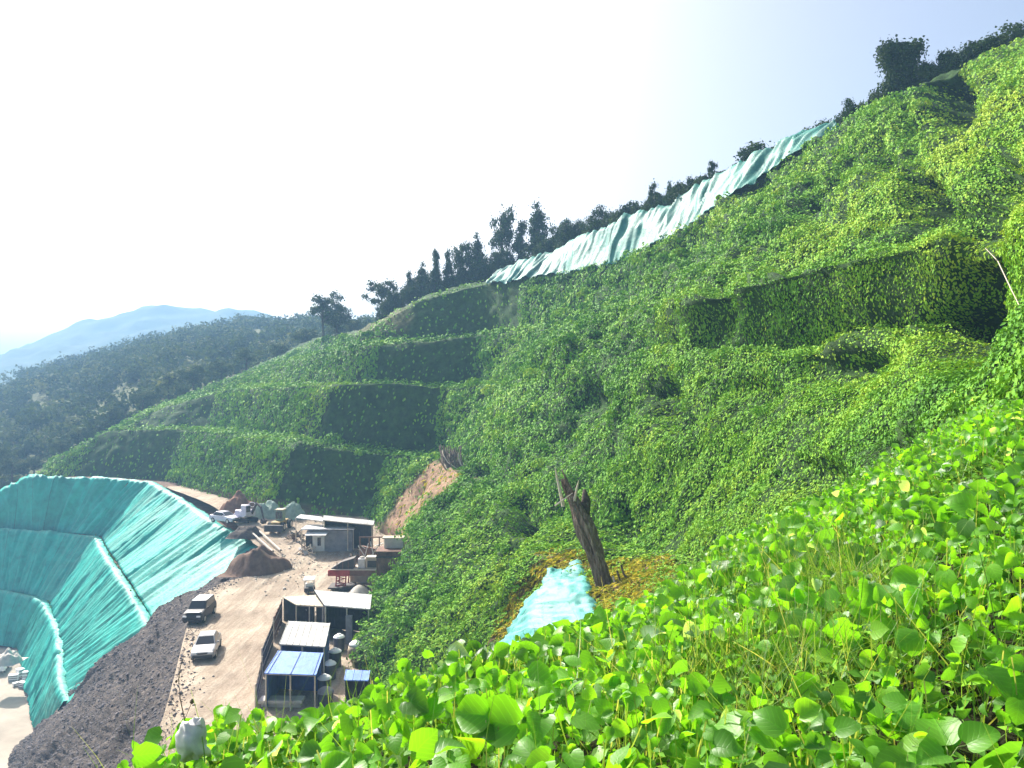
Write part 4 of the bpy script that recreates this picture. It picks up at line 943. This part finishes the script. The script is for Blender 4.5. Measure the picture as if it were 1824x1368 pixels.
hp = pb+bm_+np.array([0, .9, .37]); e = empty('feed_hopper', hp+[-1.0, 0, 0], 'dark triangular steel hopper lying on the left end of the platform', 'hopper')
MB().add([(-1.4,-.6,0),(1.0,-.6,0),(1.1,-.6,1.15),(-.2,-.6,.75),(-1.4,.7,0),(1.0,.7,0),(1.1,.7,1.15),(-.2,.7,.75)], [(0,1,2,3),(7,6,5,4),(0,4,5,1),(1,5,6,2),(2,6,7,3),(3,7,4,0)]).build('hopper_shell', M['darksteel'], e)
m_ = MB()
for x_ in (-.7, -.1, .5): m_.box((x_, -.64, .4), (.07, .06, .75))
m_.build('rib', M['rust'], e)
e = empty('white_drum_mixer', hp+[.85, 0, .02], 'whitish splashed box unit in the middle of the platform beside the hopper', 'machine')
MB().box((0, 0, .5), (.75, .9, 1.0)).build('housing', M['palesteel'], e, bevel=.05); MB().lathe((0, 0, 1.0), [(.3, 0), (.24, .15), (.1, .22)], 12).build('cap', M['concrete'], e)
e = empty('tan_bin', hp+[1.95, 0, .02], 'square tan bin with dark mouth at the right end of the platform', 'bin')
MB().box((0, .1, .55), (1.2, .9, 1.1)).build('bin_body', M['tan'], e, bevel=.03); MB().box((0, -.37, .45), (.95, .06, .7)).build('mouth', M['darksteel'], e); MB().box((0, .1, 1.15), (1.3, 1.0, .1)).build('rim', M['concrete'], e)
e = empty('conveyor_frame', hp+[1.5, 2.2, -.4], 'tangled dark conveyor frame with pale splashed rails behind the platform bins', 'conveyor')
m_ = MB(); n_ = MB()
for x_ in (-1.3, -.3, .8, 1.4): m_.tube([(x_, 0, -1.8), (x_, 0, 3.2)], .07, 6)
for k in range(9): n_.tube([(r_.uniform(-1.6, 1.3), r_.uniform(-.3, .3), r_.uniform(.6, 2.8)), (r_.uniform(-1.6, 1.3), r_.uniform(-.3, .3), r_.uniform(.6, 2.8))], .05, 5)
m_.tube([(-1.4, 0, 3.2), (1.5, 0, 3.25)], .08, 6); m_.build('frame', M['rust'], e); n_.build('brace', M['palesteel'], e)
MB().box((0, .4, 1.2), (2.7, .5, 1.5), ry=.2).build('belt_housing', M['rust'], e)
wb = Wz(694, 1069, 0.0); e = empty('rusty_bin', wb, 'tall rust brown sheet walled bin against the foot of the vine slope', 'bin')
m_ = MB()
for k in range(9): m_.box((-1.05+k*.255, .05*(k % 2), 2.4), (.25, .12, 4.8+.1*(k % 3)))
m_.build('front_wall', M['rust'], e)
MB().box((-1.3, 1.2, 2.4), (.12, 2.3, 4.7)).build('side_wall', M['rust'], e); MB().box((1.35, 1.2, 2.4), (.12, 2.3, 4.7)).build('side_wall', M['rust'], e)
MB().box((.05, 1.2, 4.9), (3.0, 2.6, .16)).build('top_slab', M['rust'], e)
MB().box((0, -.12, 4.4), (2.75, .1, .16)).build('band', M['darksteel'], e)
e = empty('concrete_ledge', wb+[.2, 2.0, 4.98], 'pale concrete block standing on top of the rusty bin', 'block')
MB().box((0, 0, .5), (2.0, 1.2, 1.0)).build('block_body', M['concrete'], e, bevel=.06); MB().box((-.1, 0, 1.04), (2.2, 1.3, .09)).build('cap', M['tan'], e)
for k, (x, y) in enumerate([(604,1047),(618,1050),(632,1048),(655,1050),(662,1046)]):
    e = empty('timber_offcut', Wz(x, y, .4), 'dark timber offcut in the scrap lying below the platform and behind the wide shed', 'timber', 'timber offcuts below the platform')
    MB().box((0, 0, .1), (1.5, .16, .14), rz=r_.uniform(-.5, .5)).build('baulk', M['darksteel'], e); MB().box((.1, .1, .24), (1.1, .14, .12), rz=r_.uniform(-.9, .9)).build('plank', M['deadwood'], e)
e = empty('sand_heap', Wz(640, 1056, .4), 'small whitish heap of sand right behind the wide shed roof', 'heap')
MB().lathe((0, 0, -.2), [(1.3, 0), (1.0, .35), (.55, .8), (.2, 1.0), (.02, 1.04)], 16).build('heap_body', M['concrete'], e, smooth=True); MB().lathe((.7, .1, -.2), [(.8, 0), (.5, .3), (.1, .5)], 12).build('heap_side', M['concrete'], e, smooth=True)

for (x, y, lab) in ((541,986,'heap of pale frames and boards lying left of the small grey hut'),(528,962,'dark tangle of scrap under the left end of the long far shed'),(640,1000,'scrap of sheets and bars piled behind the platform bins')):
    e = empty('scrap_pile', yard(x, y), lab, 'scrap'); a_, b_, c_ = MB(), MB(), MB()
    for k in range(11): a_.box((r_.uniform(-1.2, 1.2), r_.uniform(-.7, .7), r_.uniform(.1, .8)), (r_.uniform(.6, 1.5), .1, .08), rz=r_.uniform(0, 3.1), ry=r_.uniform(-.6, .6))
    for k in range(6): b_.box((r_.uniform(-1, 1), r_.uniform(-.6, .6), r_.uniform(.2, .6)), (r_.uniform(.4, .9), r_.uniform(.3, .7), .03), rz=r_.uniform(0, 3), rx=r_.uniform(-1, 1), ry=r_.uniform(-.7, .7))
    for k in range(4): c_.tube([(r_.uniform(-1, 1), r_.uniform(-.5, .5), 0), (r_.uniform(-1, 1), r_.uniform(-.5, .5), r_.uniform(1, 1.8))], .04, 5)
    a_.build('loose_boards', M['palewood' if 'pale' in lab else 'deadwood'], e); b_.build('sheet_scraps', M['palesteel' if 'pale' in lab else 'rust'], e); c_.build('bars', M['darksteel'], e)
# ---------------------------------------------------------------- vehicles
def wheel(parent, x, y, r, wd=.22):
    w_ = empty_part('wheel', (x, y, r), parent)
    t = MB(); t.tube([(-wd/2, 0, 0), (-wd*.4, 0, 0), (wd*.4, 0, 0), (wd/2, 0, 0)], [r*.88, r, r, r*.88], 18); t.build('tyre', M['tyre'], w_)
    MB().tube([(-wd/2-.012, 0, 0), (wd/2+.012, 0, 0)], r*.58, 12).build('rim', M['palesteel'], w_); return w_
def empty_part(name, loc, parent):
    o = bpy.data.objects.new(name, None); col.objects.link(o); o.parent = parent; o.location = loc; return o
def car(loc, rz, paint, label, suv=False):
    e = empty('parked_car', loc, label, 'car', 'cars parked along the dirt road', rz)
    hz_ = .12 if suv else 0
    hw = .92; secs = [(-2.28,.42,.66,.80),(-2.2,.34,.78,.88),(-1.9,.30,.90+hz_,.92),(-1.0,.28,1.0+hz_,.92),(0,.28,1.02+hz_,.92),(1.4,.28,1.04+hz_,.92),(2.05,.32,1.02+hz_,.90),(2.25,.42,.9+hz_,.84)]
    vs = []; fs = []; n = 8
    for y, zb, zt, w_ in secs:
        vs += [(-w_*.9, y, zb), (-w_, y, zb+.12), (-w_, y, (zb+zt)*.52), (-w_*.93, y, zt-.04), (-w_*.78, y, zt), (w_*.78, y, zt), (w_*.93, y, zt-.04), (w_, y, (zb+zt)*.52), (w_, y, zb+.12), (w_*.9, y, zb)]
    n = 10
    for i in range(len(secs)-1):
        for k in range(n): fs.append((i*n+k, i*n+(k+1) % n, (i+1)*n+(k+1) % n, (i+1)*n+k))
    fs += [tuple(range(n))[::-1], tuple(range((len(secs)-1)*n, len(secs)*n))]
    b = MB().add(vs, fs)
    z0, z1 = 1.0+hz_-.03, (1.72 if suv else 1.46); fy, by = -.95, (2.05 if suv else 1.75); ty, tb = (-.25 if suv else -.15), (1.9 if suv else 1.15)
    wb_, wt_ = .80, (.70 if suv else .62)
    ca = [(-wb_,fy,z0),(wb_,fy,z0),(wb_,by,z0),(-wb_,by,z0),(-wt_,ty,z1),(wt_,ty,z1),(wt_,tb,z1),(-wt_,tb,z1)]
    b.add(ca, [(0,1,2,3),(4,7,6,5),(0,4,5,1),(1,5,6,2),(2,6,7,3),(3,7,4,0)])
    b.build('body', paint, e, bevel=.05)
    MB().quadslab([(-wt_*.96,ty+.03,z1+.03),(wt_*.96,ty+.03,z1+.03),(wt_*.96,tb-.03,z1+.03),(-wt_*.96,tb-.03,z1+.03)], .05).build('roof', paint, e, bevel=.03)
    def pane(a, b2, c, d, off, nm):
        q = [Vector(v) for v in (a, b2, c, d)]; ctr = sum(q, Vector())/4; nn_ = (q[1]-q[0]).cross(q[3]-q[0]).normalized()
        if nn_.dot(ctr-Vector((0, .4, 1.2))) < 0: nn_ = -nn_
        q = [ctr+(v-ctr)*.9 for v in q]; lo = [v+nn_*.004 for v in q]; hi = [v+nn_*off for v in q]
        MB().add(lo+hi, [(0,1,2,3),(7,6,5,4),(0,4,5,1),(1,5,6,2),(2,6,7,3),(3,7,4,0)]).build(nm, M['glass'], e)
    pane(ca[0], ca[1], ca[5], ca[4], .02, 'windscreen'); pane(ca[3], ca[2], ca[6], ca[7], .02, 'rear_window'); pane(ca[1], ca[2], ca[6], ca[5], .02, 'side_window'); pane(ca[0], ca[3], ca[7], ca[4], .02, 'side_window')
    for sx in (-1, 1):
        MB().box((sx*.62, -2.235, .74+hz_*.4), (.36, .1, .15)).build('headlight', M['lamp'], e, bevel=.02)
        MB().box((sx*1.0, -.72, 1.1+hz_), (.16, .1, .12)).build('mirror', paint, e, bevel=.02)
        MB().box((sx*.66, 2.26, .85+hz_*.5), (.26, .06, .16)).build('tail_light', M['redpaint'], e)
        for y in (-1.42, 1.38): wheel(e, sx*.84, y, .34 if not suv else .37)
    MB().box((0, -2.3, .46), (1.5, .1, .2)).build('bumper', M['plastic'], e, bevel=.03); MB().box((0, -2.27, .70), (.72, .06, .13)).build('grille', M['plastic'], e)
    return e
car(yard(368,1163), R(13), M['silver'], 'silver saloon car parked alone in the middle of the road, facing the viewer')
car(yard(356,1101), R(3), M['whitepaint'], 'dark bodied off-road car with white roof parked at the edge above the teal sheet', True)
# the off-road car is dark below its white roof
for o in [c for c in bpy.data.objects if c.name.startswith('parked_car')]:
    if 'off-road' in o['label']:
        for c in o.children:
            if c.name.split('.')[0] in ('body', 'mirror'):
                c.data.materials[0] = M['plastic']
        MB().box((0, -1.62, 1.07), (1.35, 1.0, .04), rx=-.1).build('bonnet', M['whitepaint'], o, bevel=.015)
def cart(p):
    e = empty('canopy_cart', p, 'tiny three wheeled cart with white canopy behind the wide shed', 'cart', rotz=R(10))
    MB().box((0, .1, .5), (.95, 1.5, .4)).build('body', M['plastic'], e, bevel=.04); MB().box((0, .1, 1.55), (1.1, 1.7, .08)).build('canopy', M['whitepaint'], e, bevel=.02)
    for x_ in (-.45, .45):
        for y_ in (-.6, .8): MB().tube([(x_, y_, .6), (x_, y_, 1.52)], .035, 6).build('canopy_post', M['palesteel'], e)
    MB().box((0, .2, .85), (.8, .4, .35)).build('seat', M['whiteplastic'], e, bevel=.04)
    wheel(e, 0, -.75, .28, .14); wheel(e, -.48, .6, .28, .14); wheel(e, .48, .6, .28, .14)
cart(yard(551,1057))
def tractor(p):
    e = empty('wheel_loader', p, 'brown wheel loader with upright cab and wide dark bucket facing the viewer', 'loader', rotz=R(-6))
    MB().box((0, .3, .95), (1.3, 3.2, .6)).build('chassis', M['yellow'], e, bevel=.06)
    c = MB().box((0, .5, 1.95), (1.0, 1.1, 1.4)).build('cab', M['net'], e, bevel=.05)
    for x_ in (-.25, .25): MB().box((x_, -.08, 2.0), (.38, .05, .95)).build('window', M['glass'], c)
    MB().box((0, .5, 2.7), (1.15, 1.3, .1)).build('cab_roof', M['tan'], e, bevel=.02)
    MB().add([(-1.25,-2.0,.1),(1.25,-2.0,.1),(1.25,-1.5,.1),(-1.25,-1.5,.1),(-1.25,-1.75,.9),(1.25,-1.75,.9),(1.25,-1.5,.95),(-1.25,-1.5,.95)], [(0,1,2,3),(4,7,6,5),(0,4,5,1),(1,5,6,2),(2,6,7,3),(3,7,4,0)]).build('bucket', M['darksteel'], e)
    for x_ in (-.45, .45): MB().tube([(x_, -1.5, .6), (x_, -.9, 1.0), (x_, -.2, 1.1)], .09, 6).build('lift_arm', M['yellow'], e)
    for x_ in (-.9, .9):
        for y_ in (-.8, 1.5): wheel(e, x_, y_, .6, .45)
tractor(yard(497,944))
def digger(p):
    e = empty('excavator', p, 'small excavator with dark arm lowered to the ground beside the red dirt heap', 'excavator', rotz=R(55))
    for x_ in (-.75, .75): MB().tube([(x_-.2, -1.1, .35), (x_+.2, -1.1, .35)], .01, 4); MB().box((x_, 0, .35), (.45, 2.7, .65)).build('track', M['tyre'], e, bevel=.2)
    MB().box((0, .4, 1.25), (1.9, 2.1, .9)).build('engine_housing', M['violet'], e, bevel=.12)
    c = MB().box((-.5, -.4, 1.75), (.85, 1.1, 1.5)).build('cab', M['violet'], e, bevel=.1); MB().box((-.5, -.97, 1.95), (.65, .04, .8)).build('window', M['glass'], c)
    MB().tube([(.4, -.5, 1.2), (.4, -1.6, 2.7), (.4, -2.6, 2.2)], [.2, .2, .14], 6).build('boom', M['darksteel'], e)
    MB().tube([(.4, -2.5, 2.3), (.4, -3.1, .7)], [.15, .1], 6).build('stick', M['darksteel'], e); MB().box((.4, -3.1, .4), (.7, .5, .6), rx=.5).build('bucket', M['darksteel'], e)
digger(yard(440,930))
car(yard(401,930), R(62), M['violet'], 'pale violet car at the far left end of the yard below the red dirt heap')
# pale ring: a worn tyre propped on a post beside the excavator
e = empty('pale_hoop', yard(449,928), 'pale hoop standing on a short post beside the excavator', 'hoop')
m_ = MB(); pts = [(.45*math.cos(a), 0, 2.3+.32*math.sin(a)) for a in np.linspace(0, 2*math.pi, 21)]; m_.tube(pts, .06, 6); m_.build('ring', M['palesteel'], e); MB().tube([(0, 0, 0), (0, 0, 2.0)], .05, 6).build('post', M['darksteel'], e)
# heaps
def heap(name, label, x, y, D, wpx, hpx, mat, seed, dep=.6, cat='heap'):
    p = W(x, y, D) if D else yard(x, y); D = float(p[1]); w_ = wpx/F*D; h_ = hpx/F*D; n1, n2 = 40, 26
    u = np.linspace(-1.0, 1.0, n1); v = np.linspace(-1.0, 1.0, n2); U, V_ = np.meshgrid(u, v)
    rr = np.clip(1-(np.abs(U)**2.0+np.abs(V_)**2.0), 0, 1)
    Z = h_*(rr**.75)*(1+.75*fbm(np.stack([U*2.2, V_*2.2, U*0+seed], -1), 4))-.25
    X = U*w_/2*(1+.1*fbm(np.stack([U*3, V_*3, U*0+seed+9], -1), 2)); Y = V_*w_*dep/2
    g_ = np.stack([X, Y, Z+.12*fbm(np.stack([X*2, Y*.6, Z], -1), 3)*rr], -1)
    o = link_mesh(name, np_mesh(name, g_.reshape(-1, 3), grid_faces(n2, n1), {}, smooth=True), mat); o.location = [float(q) for q in p]
    return tag(o, label, cat)
heap('red_dirt_heap', 'red brown dirt heap at the foot of the lowest terrace behind the excavator', 424, 918, None, 76, 36, M['rustdirt'], 2)
heap('netted_heap', 'grey green netted heap just right of the red dirt heap', 476, 922, None, 64, 26, M['net'], 5)
heap('netted_heap', 'grey green netted heap touching the left end of the long far shed roof', 522, 924, None, 52, 30, M['net'], 8)
heap('brown_dirt_heap', 'broad dark brown dirt heap beside the tip of the teal sheet at the road bend', 462, 1012, None, 112, 36, M['browndirt'], 12, .9)
heap('weedy_heap', 'low dark weedy heap along the teal sheet edge above the road bend', 438, 952, None, 60, 16, M['rubble'], 15, .8)
for x, y, x2, y2, l in ((446,952,486,988,'long pale pipe lying at the left of the road bend, nearer to the brown heap'),(462,952,500,986,'long pale pipe lying at the road bend, nearer to the yard')):
    a, b_ = yard(x, y)+[0, 0, .45], yard(x2, y2)+[0, 0, .4]; e = empty('pipe', a, l, 'pipe'); MB().tube([a-a, b_-a], .11, 8).build('pipe_tube', M['concrete'], e); MB().tube([(b_-a)*.985, (b_-a)*1.0], .16, 8).build('collar', M['concrete'], e)
# ---------------------------------------------------------------- pit floor
e = empty('small_truck', Wz(2, 1195, -25.25), 'small white truck cut off by the left picture edge on the pit floor', 'truck', rotz=R(20))
MB().box((0, -.9, 1.15), (1.7, 1.5, 1.5)).build('cab', M['whitepaint'], e, bevel=.1); MB().box((0, 1.1, .75), (1.75, 2.6, .25)).build('load_bed', M['darksteel'], e)
for x_ in (-.85, .85): MB().box((x_, 1.1, 1.1), (.07, 2.6, .5)).build('side_board', M['whitepaint'], e)
MB().box((0, -1.68, 1.5), (1.4, .04, .5)).build('windscreen', M['glass'], e)
for x_ in (-.72, .72):
    for y_ in (-1, 1.5): wheel(e, x_, y_, .36)
for k, (x, y, sx, sy, sz, a) in enumerate([(24,1212,1.3,.8,.9,.3),(36,1206,.9,1.1,1.3,1.0),(46,1212,.8,.8,1.4,.2),(40,1224,1.2,.7,.8,-.4),(28,1222,.8,.6,.5,.9)]):
    e = empty('white_crate', Wz(x, y, -25.25), 'dirty white crate in the jumble at the foot of the lowest teal sheet', 'crate', 'white crates on the pit floor', a)
    MB().box((0, 0, sz/2), (sx, sy, sz)).build('crate_body', M['whiteplastic'], e, bevel=.03)
    m_ = MB()
    for zz in (.15, .5, .85): m_.box((0, -sy/2-.02, sz*zz), (sx*1.02, .05, .09))
    m_.build('slat', M['darksteel'], e); MB().box((0, 0, sz+.035), (sx*1.05, sy*1.05, .06)).build('lid', M['whitepaint'], e)
heap('pale_rubble_heap', 'pale rubble heap on the pit floor at the foot of the back wall', 14, 1176, 121, 46, 16, M['concrete'], 25, 1.0)
# ---------------------------------------------------------------- dead wood on the slope
def rough_tube(pts, rad, n, seed, amp):
    pts = np.array(pts, float); r_ = np.random.default_rng(seed); vs = []; m = len(pts)
    for i in range(m):
        t = norm(pts[min(i+1, m-1)]-pts[max(i-1, 0)]); u = norm(np.cross(t, [0, 1.0, .1])); w_ = np.cross(t, u)
        for k in range(n):
            a = 2*math.pi*k/n
            rr = rad[i]*(1+amp*fbm(np.array([math.cos(a)*1.7, math.sin(a)*1.7, i*.12+seed]), 3)+.5*amp*fbm(np.array([math.cos(a)*5, math.sin(a)*5, i*.05+seed]), 2))
            vs.append(pts[i]+(u*math.cos(a)+w_*math.sin(a))*rr)
    f = [(i*n+k, i*n+(k+1) % n, (i+1)*n+(k+1) % n, (i+1)*n+k) for i in range(m-1) for k in range(n)]
    return vs, f+[tuple(range(n))[::-1], tuple(range((m-1)*n, m*n))]
base = W(1086, 1066, 35.5); tip = W(1006, 862, 36.6)
e = empty('dead_stump', base, 'thick grey brown dead stump leaning left above the small pale sheet', 'stump')
ax = tip-base; pts = [ax*f+np.array([.18*math.sin(f*3), -.1*math.sin(f*3.1), 0]) for f in np.linspace(-.08, 1, 34)]
rad = [.31-.003*i+(.2*math.exp(-i/3.0))+.10*math.exp(-((i-22)/4)**2) for i in range(34)]; rad[-3] *= .8; rad[-4] *= .92; rad[-1] *= .55; rad[-2] *= .8
v_, f_ = rough_tube(pts, rad, 30, 3, 1.0); v_ = [np.array(q) for q in v_]; r_ = np.random.default_rng(5); axn = ax/np.linalg.norm(ax)
for k in range(30):                                   # torn, splintered top
    a = 2*math.pi*k/30; ext = .45*fbm(np.array([math.cos(a)*2.2, math.sin(a)*2.2, 4.0]), 2)+.75*max(0, math.cos(a-math.pi*1.02))**3+r_.uniform(-.12, .18)
    for i, f in ((33, 1.0), (32, .7), (31, .35)): v_[i*30+k] = v_[i*30+k]+axn*ext*f
MB().add(v_, f_).build('trunk', M['stumpwood'], e)
b2 = ax*.78; v_, f_ = rough_tube([b2+np.array([.35, -.1, -1.0]), b2+np.array([.5, -.1, -.3]), b2+np.array([.52, -.1, .35]), b2+np.array([.45, -.1, .9])], [.06, .15, .17, .05], 14, 8, .8); MB().add(v_, f_).build('burl', M['bark'], e, smooth=True)
for a_, d_, rr in ((ax*.94+[-.35, -.3, 0], np.array([-.25, -.1, 1.15]), .06), (ax*.9+[.25, -.4, 0], np.array([.15, -.1, .75]), .05), (ax*.86+[-.45, -.4, 0], np.array([.5, -.2, .4]), .03)):
    MB().tube([a_-d_*.6, a_, a_+d_*.6, a_+d_], [rr*1.6, rr*1.3, rr, .01], 6).build('splinter', M['palewood'], e)
for k in range(4):
    a_ = np.array([-.1+.18*k, -.55, .25*k]); MB().tube([a_+[0, 0, .9], a_+[.1, -.12, .5], a_+[.3+.1*k, -.1, -.1], a_+[.7+.2*k, -.3, -.5]], [.05, .05, .04, .015], 6).build('root', M['palewood' if k == 1 else 'deadwood'], e)
# dead vine curtain by the red scar
top = W(795, 798, 100.5); e = empty('dead_vine_curtain', W(815, 865, 97), 'dry grey vines hanging like a curtain at the top of the bare earth scar', 'dead vines'); o_ = np.array(e.location)
r_ = random.Random(9)
for nm, mt, cnt, sp in (('vine_bundle', 'deadwood', 46, 1.0), ('pale_strands', 'palewood', 14, 1.0)):
    m_ = MB()
    for k in range(cnt):
        a_ = W(782+40*r_.random(), 792+26*r_.random(), 99+r_.uniform(-1, 1)); f = (a_[0]-W(782, 0, 99)[0])/2.9
        b_ = W(806+26*r_.random()+8*f, 838+28*r_.random(), 96.5+r_.uniform(-.8, .8)); mid_ = a_*.45+b_*.55+np.array([-.35+r_.uniform(-.2, .2), -.3, -.2])
        m_.tube([a_-o_, a_*.6+mid_*.4-o_+[-.1, 0, 0], mid_-o_, b_-o_], [.07, .09, .07, .02], 5)
    m_.build(nm, M[mt], e)
# a pale stick on the slope, far right
a_, b_ = W(1755, 442, 20.2), W(1815, 543, 17.5); e = empty('fallen_stick', a_, 'thin pale bare stick slanting across the vines near the right edge', 'stick'); d_ = b_-a_
MB().tube([d_*0, d_*.3+[.02, -.1, .05], d_*.7+[-.02, -.12, -.04], d_], [.007, .012, .013, .01], 6).build('stem', M['palewood'], e); MB().tube([d_*.3+[.02, -.1, .05], d_*.3+[-.12, -.1, .25]], [.012, .004], 5).build('twig', M['palewood'], e)
# dry stalk standing over the road view
D = 3.7; s0 = W(331, 1312, D); e = empty('dry_stalk', s0, 'thin dark dry stalk with seed heads rising in front of the dirt road', 'plant')
ps = [W(x, y, D)-s0 for x, y in ((331,1312),(329,1282),(321,1245),(318,1210),(322,1185),(327,1170))]; MB().tube(ps, [.0028, .0026, .0022, .002, .0015, .001], 6).build('stem', M['deadwood'], e)
c_ = W(342, 1250, D)-s0; MB().tube([ps[1], c_], .0014, 5).build('side_stem', M['deadwood'], e)
for q, rr in ((c_, .011), (W(314, 1214, D)-s0, .006)): MB().lathe(q, [(rr*.3, -rr), (rr, -.2*rr), (rr*.8, .5*rr), (rr*.2, 1.3*rr)], 9).build('seed_head', M['deadwood'], e)
# plastic bag caught among the leaves
bg_ = W(345, 1322, 3.55); g_ = []; nu, nv = 22, 16
for j in range(nv):
    for i in range(nu):
        th, ph = 2*math.pi*i/nu, math.pi*j/(nv-1); d_ = np.array([math.sin(ph)*math.cos(th)*.052, math.sin(ph)*math.sin(th)*.045, math.cos(ph)*.105])
        g_.append(d_*(1+.75*fbm(d_*20+3, 3)+.35*fbm(d_*60, 2))*np.array([1.15, 1, .8]))
q_ = [(j*nu+i, j*nu+(i+1) % nu, (j+1)*nu+(i+1) % nu, (j+1)*nu+i) for j in range(nv-1) for i in range(nu)]
e = empty('plastic_bag', bg_, 'crumpled greyish white plastic bag caught among the near leaves at the lower left', 'bag'); MB().add(g_, q_).build('bag_body', M['bag'], e, smooth=True)
MB().tube([(0.01, 0, .05), (.02, -.01, .085), (.045, -.01, .095)], [.02, .01, .022], 7).build('bag_knot', M['bag'], e)
# the largest single shoots of the near vine
fpx, fpy = proj(FG); ok = (frv[:, None] > 1.2) & (frv[:, None] < 4.1)
shoots = [(575,1283,.15,5,'tall vine shoot rising above the leaf edge in front of the blue roofed shed'),(690,1222,.15,4,'vine shoot with large leaves at the leaf edge beside the small blue shed'),
 (905,1335,.17,5,'vine shoot with broad pale leaves at the bottom, below the small pale sheet'),(345,1352,.15,4,'vine shoot with broad leaves below the plastic bag at the lower left'),
 (1190,1225,.12,4,'vine shoot standing over the dark gap left of the grass patch'),(1090,1300,.14,4,'vine shoot with upright leaves at the bottom, left of the grass patch'),
 (1505,1180,.12,3,'lone vine shoot with one round leaf standing in the grass patch'),(1755,1045,.13,4,'vine shoot with a large folded leaf at the right, above the grass patch'),
 (1690,1345,.17,6,'vine shoot with the biggest veined leaves in the bottom right corner'),(1260,1335,.14,4,'vine shoot with mid green leaves at the bottom, below the grass patch'),
 (1130,1120,.12,4,'vine shoot at the leaf edge just right of the small pale sheet'),(480,1310,.15,4,'vine shoot at the leaf edge in front of the near end of the road')]
for i, (x, y, s_, n, lab) in enumerate(shoots):
    dd = np.where(ok, (fpx-x)**2+(fpy-y-40)**2, 1e12); k = np.unravel_index(np.argmin(dd), dd.shape); g0 = FG[k]
    D = g0[1]*.97; tp = W(x, y+10, D); e = empty('vine_shoot', g0, lab, 'vine', 'large shoots of the near vine'); tl = tp-g0
    MB().tube([(0, 0, -.05), tl*.4+[.03, 0, .02], tl*.8+[-.02, 0, .02], tl], [.006, .005, .004, .003], 6).build('stem', M['vinestem'], e)
    r_ = np.random.default_rng(300+i)
    for j in range(n):
        a = 6.28*j/n+r_.uniform(-.4, .4); hd = np.array([math.cos(a), math.sin(a)*.8, r_.uniform(-.3, .15)]); f = 1-.16*j
        p0 = tl*max(.35, f); p1 = p0+hd*[.07, .07, 0]+[0, 0, .05]
        lf = MB().tube([p0, (p0+p1)/2+[0, 0, .02], p1], .0025, 5).build('leaf_stalk', M['vinestem'], e)
        V, Q, vein = broad_leaves(p1[None], norm(np.array([[r_.normal(-.15, .3), r_.normal(-.45, .25), .75]])), norm(hd)[None], np.array([s_*r_.uniform(.6, .95)]), 400+i*10+j)
        lo = link_mesh('leaf', np_mesh('leaf', V, Q, {'tint': ('FLOAT', np.full(15, r_.uniform(.45, .95))), 'vein': ('FLOAT_VECTOR', vein)}, smooth=True), M['bigleaf'], e)
        lo.modifiers.new('subdivision', 'SUBSURF').render_levels = 2
# ================================================================== haze, light, camera
hz = MB().box((0, 1025, 56.85), (4900, 2850, 166.3)).build('haze', None)
m, nt, out_ = newmat('haze'); v = N(nt, 'ShaderNodeVolumePrincipled', Density=0.00062, Anisotropy=0.1)
v.inputs['Color'].default_value = (0.36, 0.64, 1.0, 1)
nt.links.new(v.outputs['Volume'], out_.inputs['Volume']); hz.data.materials.append(m)
tag(hz, kind='stuff')

SUN_EL, SUN_AZ = R(40), R(-40)     # azimuth measured from straight ahead, negative = left
s = Vector((math.sin(SUN_AZ)*math.cos(SUN_EL), math.cos(SUN_AZ)*math.cos(SUN_EL), math.sin(SUN_EL)))
sl = bpy.data.lights.new('sun', 'SUN'); sl.energy = 4.8; sl.angle = R(0.5); sl.color = (1.0, 0.95, 0.87)
so = bpy.data.objects.new('sun', sl); col.objects.link(so); so.rotation_euler = s.to_track_quat('Z', 'Y').to_euler(); so.location = (0, 0, 200)
w = bpy.data.worlds.new('World'); scene.world = w; w.use_nodes = True
nt = w.node_tree; bg = nt.nodes['Background']; sky = nt.nodes.new('ShaderNodeTexSky'); sky.sky_type = 'NISHITA'; sky.sun_disc = False
sky.sun_elevation = SUN_EL; sky.sun_rotation = SUN_AZ; sky.air_density = 0.8; sky.dust_density = 6.5; sky.ozone_density = 0.6
nt.links.new(sky.outputs['Color'], bg.inputs['Color']); bg.inputs['Strength'].default_value = 0.105
cd = bpy.data.cameras.new('camera'); cam = bpy.data.objects.new('camera', cd); col.objects.link(cam)
cam.location = (0, 0, H); cam.rotation_euler = (R(90), 0, 0); cd.sensor_width = 36; cd.lens = 36*F/1824; cd.clip_end = 6000; cd.clip_start = 0.05
scene.camera = cam
scene.view_settings.view_transform = 'Standard'; scene.view_settings.look = 'None'; scene.view_settings.exposure = 1.15; scene.view_settings.gamma = 1
scene.cycles.use_denoising = True
scene.cycles.volume_bounces = 1; scene.cycles.max_bounces = 8; scene.cycles.transmission_bounces = 4; scene.cycles.diffuse_bounces = 3; scene.cycles.transparent_max_bounces = 4
